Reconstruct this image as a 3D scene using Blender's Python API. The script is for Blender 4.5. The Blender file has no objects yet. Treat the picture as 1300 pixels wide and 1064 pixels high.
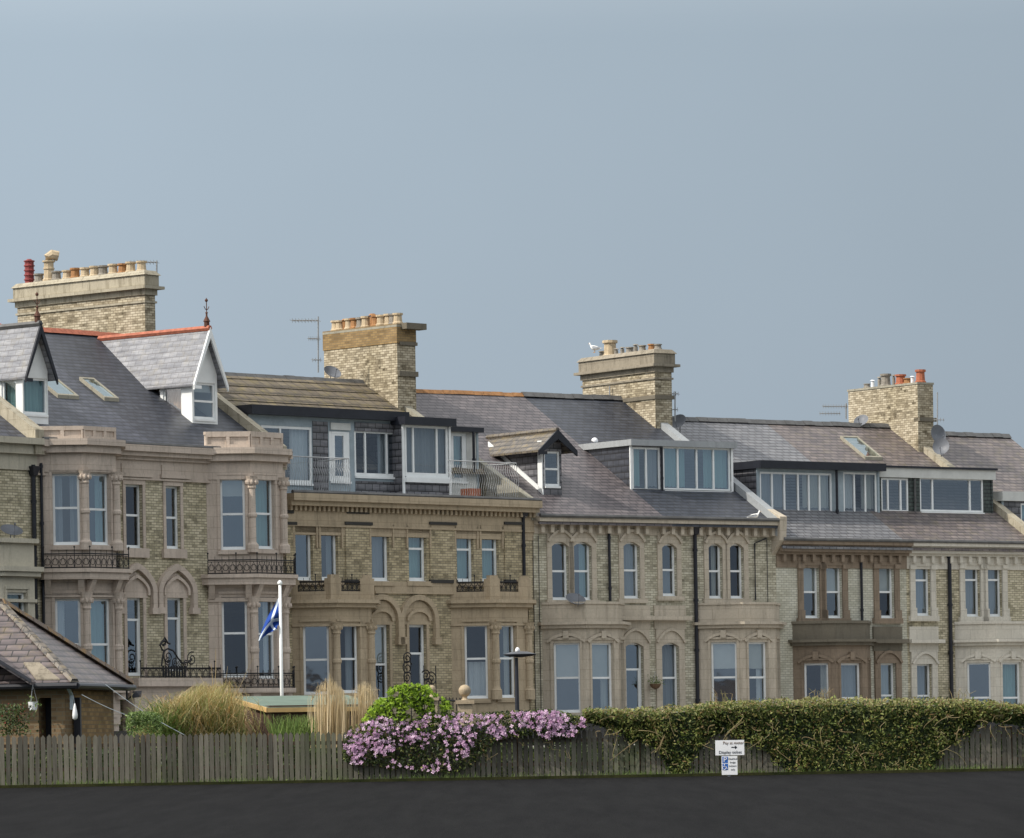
import bpy, math, random
from mathutils import Vector, Matrix
random.seed(7)
sc = bpy.context.scene
col = sc.collection
R = math.radians
# ------------------------------------------------------------------ camera model
FPX = 6000.0; CX = 650.0; HY = 950.0; ROLL = 0.017; CZ = 1.6
def ray(px, py):
    a = px - CX; b = HY - py; c, s = math.cos(ROLL), math.sin(ROLL)
    return ((a*c + b*s)/FPX, (-a*s + b*c)/FPX)      # X and Z gained per metre of depth
# ------------------------------------------------------------------ node helpers
MATS = {}
class NT:
    def __init__(s, name):
        s.m = bpy.data.materials.new(name); s.m.use_nodes = True
        s.t = s.m.node_tree; s.t.nodes.clear()
        s.out = s.n('ShaderNodeOutputMaterial'); s.b = s.n('ShaderNodeBsdfPrincipled')
        s.l(s.b.outputs[0], s.out.inputs[0])
    def n(s, ty, **k):
        o = s.t.nodes.new(ty)
        for a, v in k.items(): setattr(o, a, v)
        return o
    def l(s, a, b): s.t.links.new(a, b)
    def uv(s, sx=1, sy=1, obj=False):
        c = s.n('ShaderNodeTexCoord'); m = s.n('ShaderNodeMapping')
        s.l(c.outputs['Object' if obj else 'UV'], m.inputs[0]); m.inputs['Scale'].default_value = (sx, sy, sx if obj else 1)
        return m.outputs[0]
    def noise(s, vec, scale, detail=4, rough=.6):
        o = s.n('ShaderNodeTexNoise'); o.inputs['Scale'].default_value = scale
        o.inputs['Detail'].default_value = detail; o.inputs['Roughness'].default_value = rough
        if vec is not None: s.l(vec, o.inputs['Vector'])
        return o.outputs['Fac']
    def ramp(s, fac, a, b, ca=(0,0,0,1), cb=(1,1,1,1)):
        o = s.n('ShaderNodeValToRGB'); e = o.color_ramp.elements
        e[0].position = a; e[1].position = b; e[0].color = ca; e[1].color = cb
        s.l(fac, o.inputs[0]); return o.outputs[0]
    def mix(s, fac, a, b, mode='MIX'):
        o = s.n('ShaderNodeMix', data_type='RGBA', blend_type=mode)
        for sock, v in ((o.inputs[0], fac), (o.inputs[6], a), (o.inputs[7], b)):
            if isinstance(v, (int, float)): sock.default_value = v
            elif isinstance(v, tuple): sock.default_value = v if len(v) == 4 else v + (1,)
            else: s.l(v, sock)
        return o.outputs[2]
    def bump(s, h, strength=.4, dist=.01):
        o = s.n('ShaderNodeBump'); o.inputs['Strength'].default_value = strength; o.inputs['Distance'].default_value = dist
        s.l(h, o.inputs['Height']); s.l(o.outputs[0], s.b.inputs['Normal'])
    def fin(s, c, rough=.85, spec=.3):
        if isinstance(c, tuple): s.b.inputs['Base Color'].default_value = c if len(c) == 4 else c + (1,)
        else: s.l(c, s.b.inputs['Base Color'])
        s.b.inputs['Roughness'].default_value = rough
        s.b.inputs['Specular IOR Level'].default_value = spec
        MATS[s.m.name] = s.m
        return s.m
def tup(c, k=1.0): return tuple(min(1, x*k) for x in c[:3]) + (1,)
def plain(name, c, rough=.6, var=.15, scale=3, spec=.3, metal=0):
    t = NT(name); v = t.uv(obj=True)
    f = t.noise(v, scale); m = t.mix(t.ramp(f, .3, .75), tup(c, 1-var), tup(c, 1+var))
    t.b.inputs['Metallic'].default_value = metal
    return t.fin(m, rough, spec)
def stone(name, c, dirt=(.05,.045,.035), amt=.45, rough=.85, joints=False):
    t = NT(name); v = t.uv(obj=True)
    big = t.noise(v, .9, 6, .65); small = t.noise(v, 14, 4, .7)
    base = t.mix(t.ramp(big, .3, .7), tup(c, .86), tup(c, 1.1))
    base = t.mix(t.ramp(small, .35, .8), base, tup(c, .8))
    vs = t.n('ShaderNodeTexCoord'); mp = t.n('ShaderNodeMapping'); t.l(vs.outputs['Object'], mp.inputs[0]); mp.inputs['Scale'].default_value = (4, 4, .6)
    st = t.noise(mp.outputs[0], 1.3, 6, .75)
    k = t.n('ShaderNodeMath', operation='MULTIPLY'); t.l(t.ramp(st, .5, .78), k.inputs[0]); k.inputs[1].default_value = amt
    base = t.mix(k.outputs[0], base, dirt + (1,))
    if joints:
        q = t.n('ShaderNodeTexBrick'); t.l(t.uv(), q.inputs['Vector']); q.inputs['Color1'].default_value = (1,1,1,1); q.inputs['Color2'].default_value = (.88,.88,.87,1); q.inputs['Mortar'].default_value = (.62,.6,.57,1)
        for k_, v_ in (('Scale',1),('Mortar Size',.008),('Brick Width',.95),('Row Height',.36),('Bias',0)): q.inputs[k_].default_value = v_
        base = t.mix(.75, base, q.outputs['Color'], 'MULTIPLY')
    t.bump(small, .25, .02)
    return t.fin(base, rough)
def brick(name, c1, c2, mortar, soot=(.03,.028,.022), sootamt=.75, bw=.235, rh=.086, lo=.47, hi=.66):
    t = NT(name); v = t.uv()
    o = t.n('ShaderNodeTexBrick'); t.l(v, o.inputs['Vector'])
    o.inputs['Color1'].default_value = c1 + (1,); o.inputs['Color2'].default_value = c2 + (1,); o.inputs['Mortar'].default_value = mortar + (1,)
    o.inputs['Scale'].default_value = 1; o.inputs['Mortar Size'].default_value = .012; o.inputs['Mortar Smooth'].default_value = .3
    o.inputs['Brick Width'].default_value = bw; o.inputs['Row Height'].default_value = rh; o.inputs['Bias'].default_value = -.1
    # second, identical lattice gives each brick a black/white value: some are sooty
    q = t.n('ShaderNodeTexBrick'); t.l(v, q.inputs['Vector'])
    q.inputs['Color1'].default_value = (0,0,0,1); q.inputs['Color2'].default_value = (1,1,1,1); q.inputs['Mortar'].default_value = (.3,.3,.3,1)
    for k_, v_ in (('Scale',1),('Mortar Size',.012),('Brick Width',bw),('Row Height',rh),('Bias',0)): q.inputs[k_].default_value = v_
    big = t.noise(v, .55, 7, .72); med = t.noise(v, 3.2, 5, .7)
    ml = t.n('ShaderNodeMath', operation='MULTIPLY_ADD'); t.l(q.outputs['Color'], ml.inputs[0]); ml.inputs[1].default_value = .22; t.l(med, ml.inputs[2])
    ad = t.n('ShaderNodeMath', operation='MULTIPLY'); t.l(t.ramp(ml.outputs[0], .56, .82), ad.inputs[0]); t.l(t.ramp(big, lo-.12, hi), ad.inputs[1])
    k = t.n('ShaderNodeMath', operation='MULTIPLY'); t.l(ad.outputs[0], k.inputs[0]); k.inputs[1].default_value = sootamt
    base = t.mix(t.ramp(big, .3, .7), o.outputs['Color'], t.mix(1.0, o.outputs['Color'], (.82,.80,.72,1), 'MULTIPLY'))
    base = t.mix(k.outputs[0], base, soot + (1,))
    t.bump(o.outputs['Fac'], -.6, .012)
    return t.fin(base, .9, .2)
def slate(name, c1, c2, joint=(.02,.02,.022), rw=.34, rh=.24, mw=.014, cl_=.42, lichen=None, lamt=.5, streak=.5, shine=.45):
    t = NT(name); v = t.uv()
    o = t.n('ShaderNodeTexBrick'); t.l(v, o.inputs['Vector'])
    o.inputs['Color1'].default_value = c1 + (1,); o.inputs['Color2'].default_value = c2 + (1,); o.inputs['Mortar'].default_value = joint + (1,)
    for k_, v_ in (('Scale',1),('Mortar Size',mw),('Mortar Smooth',.2),('Brick Width',rw),('Row Height',rh),('Bias',0)): o.inputs[k_].default_value = v_
    # a soft shadow line along every course, painted into the colour
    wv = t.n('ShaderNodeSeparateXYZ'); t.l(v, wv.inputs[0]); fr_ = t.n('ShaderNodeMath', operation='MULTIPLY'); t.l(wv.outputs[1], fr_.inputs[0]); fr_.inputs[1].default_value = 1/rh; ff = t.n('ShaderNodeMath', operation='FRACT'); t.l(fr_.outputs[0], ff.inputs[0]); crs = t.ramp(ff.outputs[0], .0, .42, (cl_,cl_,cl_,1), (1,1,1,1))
    # weathering that is stretched along the courses
    mp = t.uv(.8, 4.5); f = t.noise(mp, 1.6, 6, .75)
    base = t.mix(t.ramp(f, .38, .68), t.mix(1.0, o.outputs['Color'], (.62,.62,.66,1), 'MULTIPLY'), t.mix(1.0, o.outputs['Color'], (1.3,1.27,1.25,1), 'MULTIPLY'))
    # pale runs down the slope
    mp2 = t.uv(9, .7); g = t.noise(mp2, 1.2, 5, .8); g2 = t.noise(t.uv(), .5, 3)
    k = t.n('ShaderNodeMath', operation='MULTIPLY'); t.l(t.ramp(g, .57, .72), k.inputs[0]); t.l(t.ramp(g2, .45, .65), k.inputs[1])
    k2 = t.n('ShaderNodeMath', operation='MULTIPLY'); t.l(k.outputs[0], k2.inputs[0]); k2.inputs[1].default_value = streak
    base = t.mix(k2.outputs[0], base, (.42,.42,.41,1))
    if lichen:
        h = t.noise(t.uv(), 2.3, 6, .75); h3 = t.n('ShaderNodeMath', operation='MULTIPLY'); t.l(t.ramp(h, .5, .68), h3.inputs[0]); h3.inputs[1].default_value = lamt
        base = t.mix(h3.outputs[0], base, lichen + (1,))
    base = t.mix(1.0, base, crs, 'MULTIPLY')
    t.bump(o.outputs['Fac'], -.8, .02)
    return t.fin(base, shine, .4)
# ------------------------------------------------------------------ materials
brick('pale_brick', (.64,.58,.44), (.45,.41,.29), (.25,.225,.175), sootamt=.9)
brick('sandy_brick', (.56,.48,.33), (.40,.34,.225), (.24,.21,.16), sootamt=.9)
brick('cream_brick', (.60,.57,.47), (.45,.42,.33), (.28,.26,.21), sootamt=.8)
brick('white_brick', (.62,.61,.53), (.50,.49,.41), (.34,.33,.29), sootamt=.25)
brick('stack_brick', (.54,.485,.38), (.38,.325,.235), (.20,.165,.12), soot=(.06,.048,.03), sootamt=.95, lo=.36, hi=.56)
brick('rust_brick', (.34,.235,.115), (.22,.145,.07), (.20,.155,.10), sootamt=.55)
brick('dark_brick', (.24,.17,.10), (.17,.11,.065), (.20,.17,.12), sootamt=.4)
stone('pink_stone', (.58,.49,.415), amt=.4, joints=True); stone('sand_stone', (.47,.38,.265), amt=.5, joints=True); stone('buff_stone', (.53,.465,.375), amt=.42, joints=True)
stone('brown_stone', (.27,.21,.155), amt=.6, joints=True); stone('cream_paint', (.64,.60,.52), amt=.25, joints=True); stone('green_paint', (.52,.48,.385), amt=.4)
stone('grey_stone', (.33,.31,.25), amt=.6); stone('lichen_stone', (.42,.38,.295), dirt=(.10,.08,.045), amt=1.0, joints=True)
stone('black_stone', (.05,.048,.045), amt=.2); stone('lead_sheet', (.34,.36,.375), dirt=(.12,.12,.12), amt=.4, rough=.5)
stone('sooty_stone', (.17,.15,.115), amt=.6); stone('cap_stone', (.29,.255,.20), dirt=(.06,.05,.035), amt=1.0, joints=True); stone('orange_lichen', (.17,.14,.12), dirt=(.45,.24,.03), amt=.9)
slate('blue_slate', (.085,.095,.12), (.055,.062,.082)); slate('dark_slate', (.06,.068,.085), (.04,.046,.06), streak=.25)
slate('grey_slate', (.27,.28,.30), (.21,.22,.24), joint=(.12,.12,.13), mw=.009, cl_=.75, rh=.2, streak=.2, lichen=(.30,.25,.14), lamt=.25)
slate('purple_slate', (.165,.145,.148), (.105,.094,.10), streak=.6)
slate('mottled_slate', (.21,.178,.168), (.125,.108,.108), streak=.8, lichen=(.22,.19,.09), lamt=.35)
slate('brown_slate', (.17,.148,.12), (.115,.10,.08), lichen=(.38,.27,.06), lamt=.35, streak=.2)
slate('lower_slate', (.23,.235,.245), (.17,.175,.185), streak=.3); slate('hung_slate', (.21,.21,.225), (.13,.133,.145), streak=.3); slate('green_slate', (.075,.10,.09), (.045,.06,.055), rw=.2, rh=.14, streak=0)
slate('old_slate', (.165,.135,.13), (.105,.088,.09), rw=.34, rh=.2, lichen=(.36,.27,.10), lamt=.2)
slate('concrete_tile', (.185,.155,.11), (.125,.105,.078), rw=.4, rh=.6, lichen=(.36,.29,.05), lamt=.3, streak=.1, shine=.8)
plain('white_paint', (.78,.80,.80), .45, .06); plain('grey_paint', (.30,.36,.40), .6, .15); plain('black_iron', (.018,.018,.02), .45, .2)
plain('black_paint', (.02,.022,.03), .4, .2); plain('red_ridge', (.38,.13,.08), .75, .3, 6); plain('buff_clay', (.46,.37,.25), .8, .25, 5)
plain('red_clay', (.36,.12,.065), .8, .25, 5); plain('rust_clay', (.33,.17,.075), .85, .3, 6); plain('grey_clay', (.24,.22,.19), .85, .3, 6); plain('dark_red_clay', (.22,.045,.045), .6, .4, 9)
plain('pipe_black', (.022,.023,.03), .35, .2); plain('gutter_grey', (.10,.10,.10), .5, .3); plain('rusty_iron', (.10,.045,.03), .8, .3, 6); plain('steel', (.34,.35,.36), .4, .2, metal=.6)
plain('dish_grey', (.14,.15,.17), .5, .2); plain('blind_cloth', (.55,.56,.52), .9, .06); plain('silver_rail', (.36,.37,.38), .45, .2)
plain('felt_green', (.12,.165,.135), .95, .15, 2); plain('gold_wood', (.55,.37,.16), .7, .2); plain('shed_wood', (.085,.05,.035), .8, .35, 4)
plain('gull_white', (.82,.82,.80), .7, .04); plain('gull_grey', (.35,.37,.40), .7, .05); plain('bird_orange', (.6,.3,.05), .5, .1)
plain('pale_render', (.55,.56,.54), .85, .12, 2); plain('wood_door', (.55,.54,.50), .6, .15)
plain('rope', (.16,.19,.22), .7, .2); plain('white_plastic', (.75,.76,.78), .4, .05); plain('timber_brown', (.16,.10,.06), .8, .3)
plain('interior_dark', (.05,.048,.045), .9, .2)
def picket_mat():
    t = NT('picket_wood'); g = t.n('ShaderNodeNewGeometry'); v = t.uv(obj=True)
    a = t.ramp(g.outputs['Random Per Island'], 0, 1, (.085,.08,.068,1), (.19,.176,.148,1))
    mp = t.n('ShaderNodeMapping'); c = t.n('ShaderNodeTexCoord'); t.l(c.outputs['Object'], mp.inputs[0]); mp.inputs['Scale'].default_value = (40,40,3)
    f = t.noise(mp.outputs[0], 1.2, 5, .7); a = t.mix(t.ramp(f, .35, .75), a, t.mix(1.0, a, (.55,.56,.5,1), 'MULTIPLY'))
    h = t.noise(v, .7, 4); a = t.mix(t.ramp(h, .5, .75), a, t.mix(1.0, a, (.7,.85,.6,1), 'MULTIPLY'))
    t.fin(a, .9, .2)
picket_mat()
def leaf_mat(name, cols, rough=.5, trans=.25):
    t = NT(name); g = t.n('ShaderNodeNewGeometry'); r = t.n('ShaderNodeValToRGB'); e = r.color_ramp.elements
    while len(e) < len(cols): e.new(.5)
    for i, c in enumerate(cols): e[i].position = i/(len(cols)-1); e[i].color = c + (1,)
    t.l(g.outputs['Random Per Island'], r.inputs[0])
    t.fin(r.outputs[0], rough, .35)
    tr = t.n('ShaderNodeBsdfTranslucent'); t.l(r.outputs[0], tr.inputs[0]); mx = t.n('ShaderNodeMixShader'); mx.inputs[0].default_value = trans
    t.l(t.b.outputs[0], mx.inputs[1]); t.l(tr.outputs[0], mx.inputs[2]); t.l(mx.outputs[0], t.out.inputs[0])
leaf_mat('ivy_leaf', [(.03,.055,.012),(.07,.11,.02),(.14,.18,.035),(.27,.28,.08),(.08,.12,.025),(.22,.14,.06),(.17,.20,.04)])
leaf_mat('sunny_leaf', [(.16,.19,.05),(.30,.31,.11),(.38,.34,.17),(.12,.15,.04),(.26,.17,.09),(.34,.36,.14)])  # for the hedge top: sunlight on the crown put into the leaf colour
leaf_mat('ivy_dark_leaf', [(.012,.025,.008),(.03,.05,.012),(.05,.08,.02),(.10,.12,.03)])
leaf_mat('bright_leaf', [(.12,.22,.015),(.24,.38,.03),(.34,.50,.04),(.30,.42,.05)], trans=.4)
leaf_mat('shrub_leaf', [(.05,.09,.02),(.10,.17,.04),(.20,.27,.08),(.05,.10,.02)])
leaf_mat('grass_blade', [(.52,.40,.20),(.24,.28,.08),(.45,.33,.14),(.60,.50,.30),(.20,.26,.07),(.42,.24,.08),(.50,.42,.22)], .7)
leaf_mat('green_blade', [(.10,.17,.04),(.18,.25,.06),(.07,.12,.03)], .6)
leaf_mat('reed_blade', [(.62,.50,.31),(.42,.32,.17),(.72,.61,.42)], .7, .15)
leaf_mat('petal', [(.46,.25,.42),(.60,.38,.56),(.74,.56,.72),(.36,.18,.33)], .6, .3)
leaf_mat('dry_stem', [(.24,.17,.09),(.34,.27,.14),(.15,.15,.06)], .8, 0)
leaf_mat('basket_bloom', [(.35,.06,.05),(.05,.09,.02),(.08,.13,.03)], .6)
def glass_mat(name, k, tint=(.85,.92,1.0)):
    t = NT(name); t.t.nodes.remove(t.b)
    tr = t.n('ShaderNodeBsdfTransparent'); tr.inputs[0].default_value = (.72,.76,.78,1)
    gl = t.n('ShaderNodeBsdfGlossy'); gl.inputs[0].default_value = tint + (1,); gl.inputs[1].default_value = .04
    f = t.noise(t.uv(obj=True), 1.1, 2); bp = t.n('ShaderNodeBump'); bp.inputs['Strength'].default_value = .12; bp.inputs['Distance'].default_value = .05
    t.l(f, bp.inputs['Height']); t.l(bp.outputs[0], gl.inputs['Normal'])
    mx = t.n('ShaderNodeMixShader'); mx.inputs[0].default_value = k
    t.l(tr.outputs[0], mx.inputs[1]); t.l(gl.outputs[0], mx.inputs[2]); t.l(mx.outputs[0], t.out.inputs[0])
    MATS[name] = t.m
glass_mat('glass', .24); glass_mat('dull_glass', .13, (.8,.85,.95)); glass_mat('sheen_glass', .30, (.8,.9,1)); glass_mat('bright_glass', .42, (.8,.95,1))
def curtain_mat(name, c):
    t = NT(name); t.fin(c, .9, .1)
for n_, c_ in (('cream_curtain', (.50,.51,.47)), ('teal_curtain', (.30,.48,.47)), ('grey_curtain', (.33,.36,.38)), ('brown_curtain', (.42,.27,.17)), ('white_curtain', (.66,.69,.70))): curtain_mat(n_, c_)
def ground_mat(name, a, b, scale=.6, fine=30, rough=.95):
    t = NT(name); v = t.uv(obj=True)
    if name == 'asphalt': c = t.n('ShaderNodeTexCoord'); mp = t.n('ShaderNodeMapping'); t.l(c.outputs['Object'], mp.inputs[0]); mp.inputs['Scale'].default_value = (1,.07,1); v = mp.outputs[0]
    f = t.noise(v, scale, 6, .7); g = t.noise(v, fine, 4, .7)
    base = t.mix(t.ramp(f, .35, .65), a + (1,), b + (1,)); base = t.mix(t.ramp(g, .4, .75), base, t.mix(1.0, base, (1.5,1.5,1.5,1), 'MULTIPLY'))
    t.bump(g, .5, .01); t.fin(base, 1.0, .04)
ground_mat('asphalt', (.007,.007,.0075), (.011,.011,.0115), 2.5, 60); ground_mat('garden_soil', (.016,.02,.008), (.035,.035,.015), 1.5, 20); ground_mat('grass_ground', (.045,.07,.02), (.09,.105,.035), .8, 20); ground_mat('pavement_mat', (.18,.17,.155), (.24,.23,.21), .5, 30)
# ------------------------------------------------------------------ geometry helpers
class MB:
    def __init__(s): s.v = []; s.f = []
    def poly(s, pts):
        b = len(s.v); s.v += [tuple(p) for p in pts]; s.f.append(tuple(range(b, b+len(pts))))
    def hexa(s, p):     # p: 8 points, bottom ring 0-3, top ring 4-7
        b = len(s.v); s.v += [tuple(q) for q in p]
        for q in ((3,2,1,0),(4,5,6,7),(0,1,5,4),(1,2,6,5),(2,3,7,6),(3,0,4,7)): s.f.append(tuple(b+i for i in q))
    def box(s, x0,x1,y0,y1,z0,z1):
        s.hexa([(x0,y0,z0),(x1,y0,z0),(x1,y1,z0),(x0,y1,z0),(x0,y0,z1),(x1,y0,z1),(x1,y1,z1),(x0,y1,z1)])
    def fbox(s, F, s0,s1,z0,z1,o0,o1):      # a box on a facet; o is the distance outwards
        P = F.pt
        s.hexa([P(s0,z0,o1),P(s1,z0,o1),P(s1,z0,o0),P(s0,z0,o0),P(s0,z1,o1),P(s1,z1,o1),P(s1,z1,o0),P(s0,z1,o0)])
    def prism(s, F, pts, o0, o1):           # facet polygon (s,z) counter-clockwise seen from outside
        b = len(s.v); n = len(pts)
        s.v += [F.pt(a,z,o1) for a,z in pts] + [F.pt(a,z,o0) for a,z in pts]
        s.f.append(tuple(b+i for i in range(n))); s.f.append(tuple(b+n+i for i in reversed(range(n))))
        for i in range(n): j = (i+1) % n; s.f.append((b+i, b+n+i, b+n+j, b+j))
    def extrude(s, pts, z0, z1):            # plan polygon, counter-clockwise from above
        b = len(s.v); n = len(pts)
        s.v += [(x,y,z0) for x,y in pts] + [(x,y,z1) for x,y in pts]
        s.f.append(tuple(b+i for i in reversed(range(n)))); s.f.append(tuple(b+n+i for i in range(n)))
        for i in range(n): j = (i+1) % n; s.f.append((b+i, b+j, b+n+j, b+n+i))
    def ribbon(s, F, path, w, o0, o1):      # moulding of width w following a path on a facet
        for i in range(len(path)-1):
            (a,z),(c,d) = path[i], path[i+1]; L = math.hypot(c-a, d-z) or 1e-6
            nx, nz = -(d-z)/L*w/2, (c-a)/L*w/2; e = .12*w; ex, ez = (c-a)/L*e, (d-z)/L*e
            s.prism(F, [(a-nx-ex,z-nz-ez),(c-nx+ex,d-nz+ez),(c+nx+ex,d+nz+ez),(a+nx-ex,z+nz-ez)], o0, o1+.0015*(i % 2))
    def tube(s, pts, r, n=6, r2=None):
        pts = [Vector(p) for p in pts]; rings = []
        for i, p in enumerate(pts):
            d = (pts[min(i+1, len(pts)-1)] - pts[max(i-1, 0)])
            if d.length < 1e-7: d = Vector((0,0,1))
            d.normalize(); a = d.cross(Vector((0,0,1)))
            if a.length < .05: a = d.cross(Vector((1,0,0)))
            a.normalize(); b = d.cross(a); rr = r if r2 is None else r + (r2-r)*i/(len(pts)-1)
            k = len(s.v); s.v += [tuple(p + (a*math.cos(2*math.pi*j/n) + b*math.sin(2*math.pi*j/n))*rr) for j in range(n)]; rings.append(k)
        for q in range(len(rings)-1):
            for j in range(n): s.f.append((rings[q]+j, rings[q]+(j+1)%n, rings[q+1]+(j+1)%n, rings[q+1]+j))
        s.f.append(tuple(rings[0]+j for j in reversed(range(n)))); s.f.append(tuple(rings[-1]+j for j in range(n)))
    def lathe(s, c, prof, n=12):            # prof: (r, z) from the bottom
        rings = []
        for r, z in prof:
            rings.append(len(s.v)); s.v += [(c[0]+r*math.cos(2*math.pi*j/n), c[1]+r*math.sin(2*math.pi*j/n), c[2]+z) for j in range(n)]
        for q in range(len(rings)-1):
            for j in range(n): s.f.append((rings[q]+j, rings[q]+(j+1)%n, rings[q+1]+(j+1)%n, rings[q+1]+j))
        s.f.append(tuple(rings[0]+j for j in reversed(range(n)))); s.f.append(tuple(rings[-1]+j for j in range(n)))
    def ball(s, c, r, sx=1, sy=1, sz=1, n=12, m=8):
        s.lathe((0,0,0), [(max(1e-4, math.sin(math.pi*i/m))*r, -math.cos(math.pi*i/m)*r) for i in range(m+1)], n)
        k = n*(m+1)
        for i in range(len(s.v)-k, len(s.v)):
            x,y,z = s.v[i]; s.v[i] = (c[0]+x*sx, c[1]+y*sy, c[2]+z*sz)
    def build(s, name, mat, parent=None, smooth=False):
        me = bpy.data.meshes.new(name); me.from_pydata(s.v, [], s.f); me.update()
        uv = me.uv_layers.new(name='UVMap'); dat = uv.data; V = me.vertices
        for p in me.polygons:
            n = p.normal
            if abs(n.z) > .97: t = Vector((1,0,0)); b = Vector((0,1,0))
            else: t = Vector((0,0,1)).cross(n).normalized(); b = n.cross(t)
            for li in p.loop_indices:
                q = V[me.loops[li].vertex_index].co; dat[li].uv = (q.dot(t), q.dot(b))
        if smooth: me.polygons.foreach_set('use_smooth', [True]*len(me.polygons))
        me.materials.append(MATS[mat]); o = bpy.data.objects.new(name, me); col.objects.link(o)
        if parent is not None:
            o.parent = parent
            if 'off' in HOFF.get(parent.name, {}): o.location = HOFF[parent.name]['off']
        return o
HOFF = {}
def tag(o, label=None, cat=None, group=None, kind=None):
    if label: o['label'] = label
    if cat: o['category'] = cat
    if group: o['group'] = group
    if kind: o['kind'] = kind
    return o
class Unit:
    def __init__(s, O, th): s.O = O; s.th = R(th); s.c = math.cos(s.th); s.s = math.sin(s.th)
    def world(s, u, v): return (s.O[0] + u*s.c - v*s.s, s.O[1] + u*s.s + v*s.c)
    def dirl(s, X, Y): return (X*s.c + Y*s.s, -X*s.s + Y*s.c)
    def root(s, name, u, z, v=0):
        e = bpy.data.objects.new(name, None); col.objects.link(e); x, y = s.world(u, v)
        e.location = (x, y, z); e.rotation_euler = (0, 0, s.th); e.empty_display_size = .5
        HOFF[e.name] = {'off': (-u, -v, -z)}
        return e
    def roofpt(s, px, py, v0, z0, tp):      # pixel onto the slope z = z0 + tp*(v-v0)
        rx, rz = ray(px, py); o = s.dirl(-s.O[0], -s.O[1]); d = s.dirl(rx, 1)
        t = (z0 + tp*(o[1]-v0) - CZ)/(rz - tp*d[1])
        return (o[0]+d[0]*t, o[1]+d[1]*t, CZ+rz*t)
class Facet:
    def __init__(s, U, a, b):
        s.U = U; s.a = a; L = math.hypot(b[0]-a[0], b[1]-a[1]); s.L = L; s.t = ((b[0]-a[0])/L, (b[1]-a[1])/L); s.o = (s.t[1], -s.t[0])
    def pt(s, q, z, o=0): return (s.a[0]+s.t[0]*q+s.o[0]*o, s.a[1]+s.t[1]*q+s.o[1]*o, z)
    def px(s, x, y, o=0):
        rx, rz = ray(x, y); C = s.U.dirl(-s.U.O[0], -s.U.O[1]); d = s.U.dirl(rx, 1)
        a = (s.a[0]+s.o[0]*o, s.a[1]+s.o[1]*o)
        t = ((a[0]-C[0])*s.o[0] + (a[1]-C[1])*s.o[1])/(d[0]*s.o[0] + d[1]*s.o[1])
        P = (C[0]+d[0]*t, C[1]+d[1]*t)
        return ((P[0]-a[0])*s.t[0] + (P[1]-a[1])*s.t[1], CZ+rz*t)
REC = .13
def rect(F, x0, x1, y0, y1, rec=REC):
    ym = (y0+y1)/2; xm = (x0+x1)/2
    return (F.px(x0, ym)[0], F.px(x1, ym, -rec)[0], F.px(xm, y1)[1], F.px(xm, y0)[1])
def wall(mb, F, s0, s1, z0, z1, holes=(), rec=REC):
    holes = [h for h in holes if h[1] > s0 and h[0] < s1 and h[3] > z0 and h[2] < z1]
    S = sorted({s0, s1, *[min(max(x, s0), s1) for h in holes for x in h[:2]]}); Z = sorted({z0, z1, *[min(max(x, z0), z1) for h in holes for x in h[2:4]]})
    for i in range(len(S)-1):
        for j in range(len(Z)-1):
            a, b, c, d = S[i], S[i+1], Z[j], Z[j+1]; ms, mz = (a+b)/2, (c+d)/2
            if b-a < 1e-5 or d-c < 1e-5 or any(h[0] < ms < h[1] and h[2] < mz < h[3] for h in holes): continue
            mb.poly([F.pt(a,c), F.pt(b,c), F.pt(b,d), F.pt(a,d)])
    for h in holes:
        a, b, c, d = h[:4]; P = F.pt; q = -rec-.07
        mb.poly([P(a,c), P(a,d), P(a,d,q), P(a,c,q)]); mb.poly([P(b,c), P(b,c,q), P(b,d,q), P(b,d)])
        mb.poly([P(a,d), P(b,d), P(b,d,q), P(a,d,q)]); mb.poly([P(a,c), P(a,c,q), P(b,c,q), P(b,c)])
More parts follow.
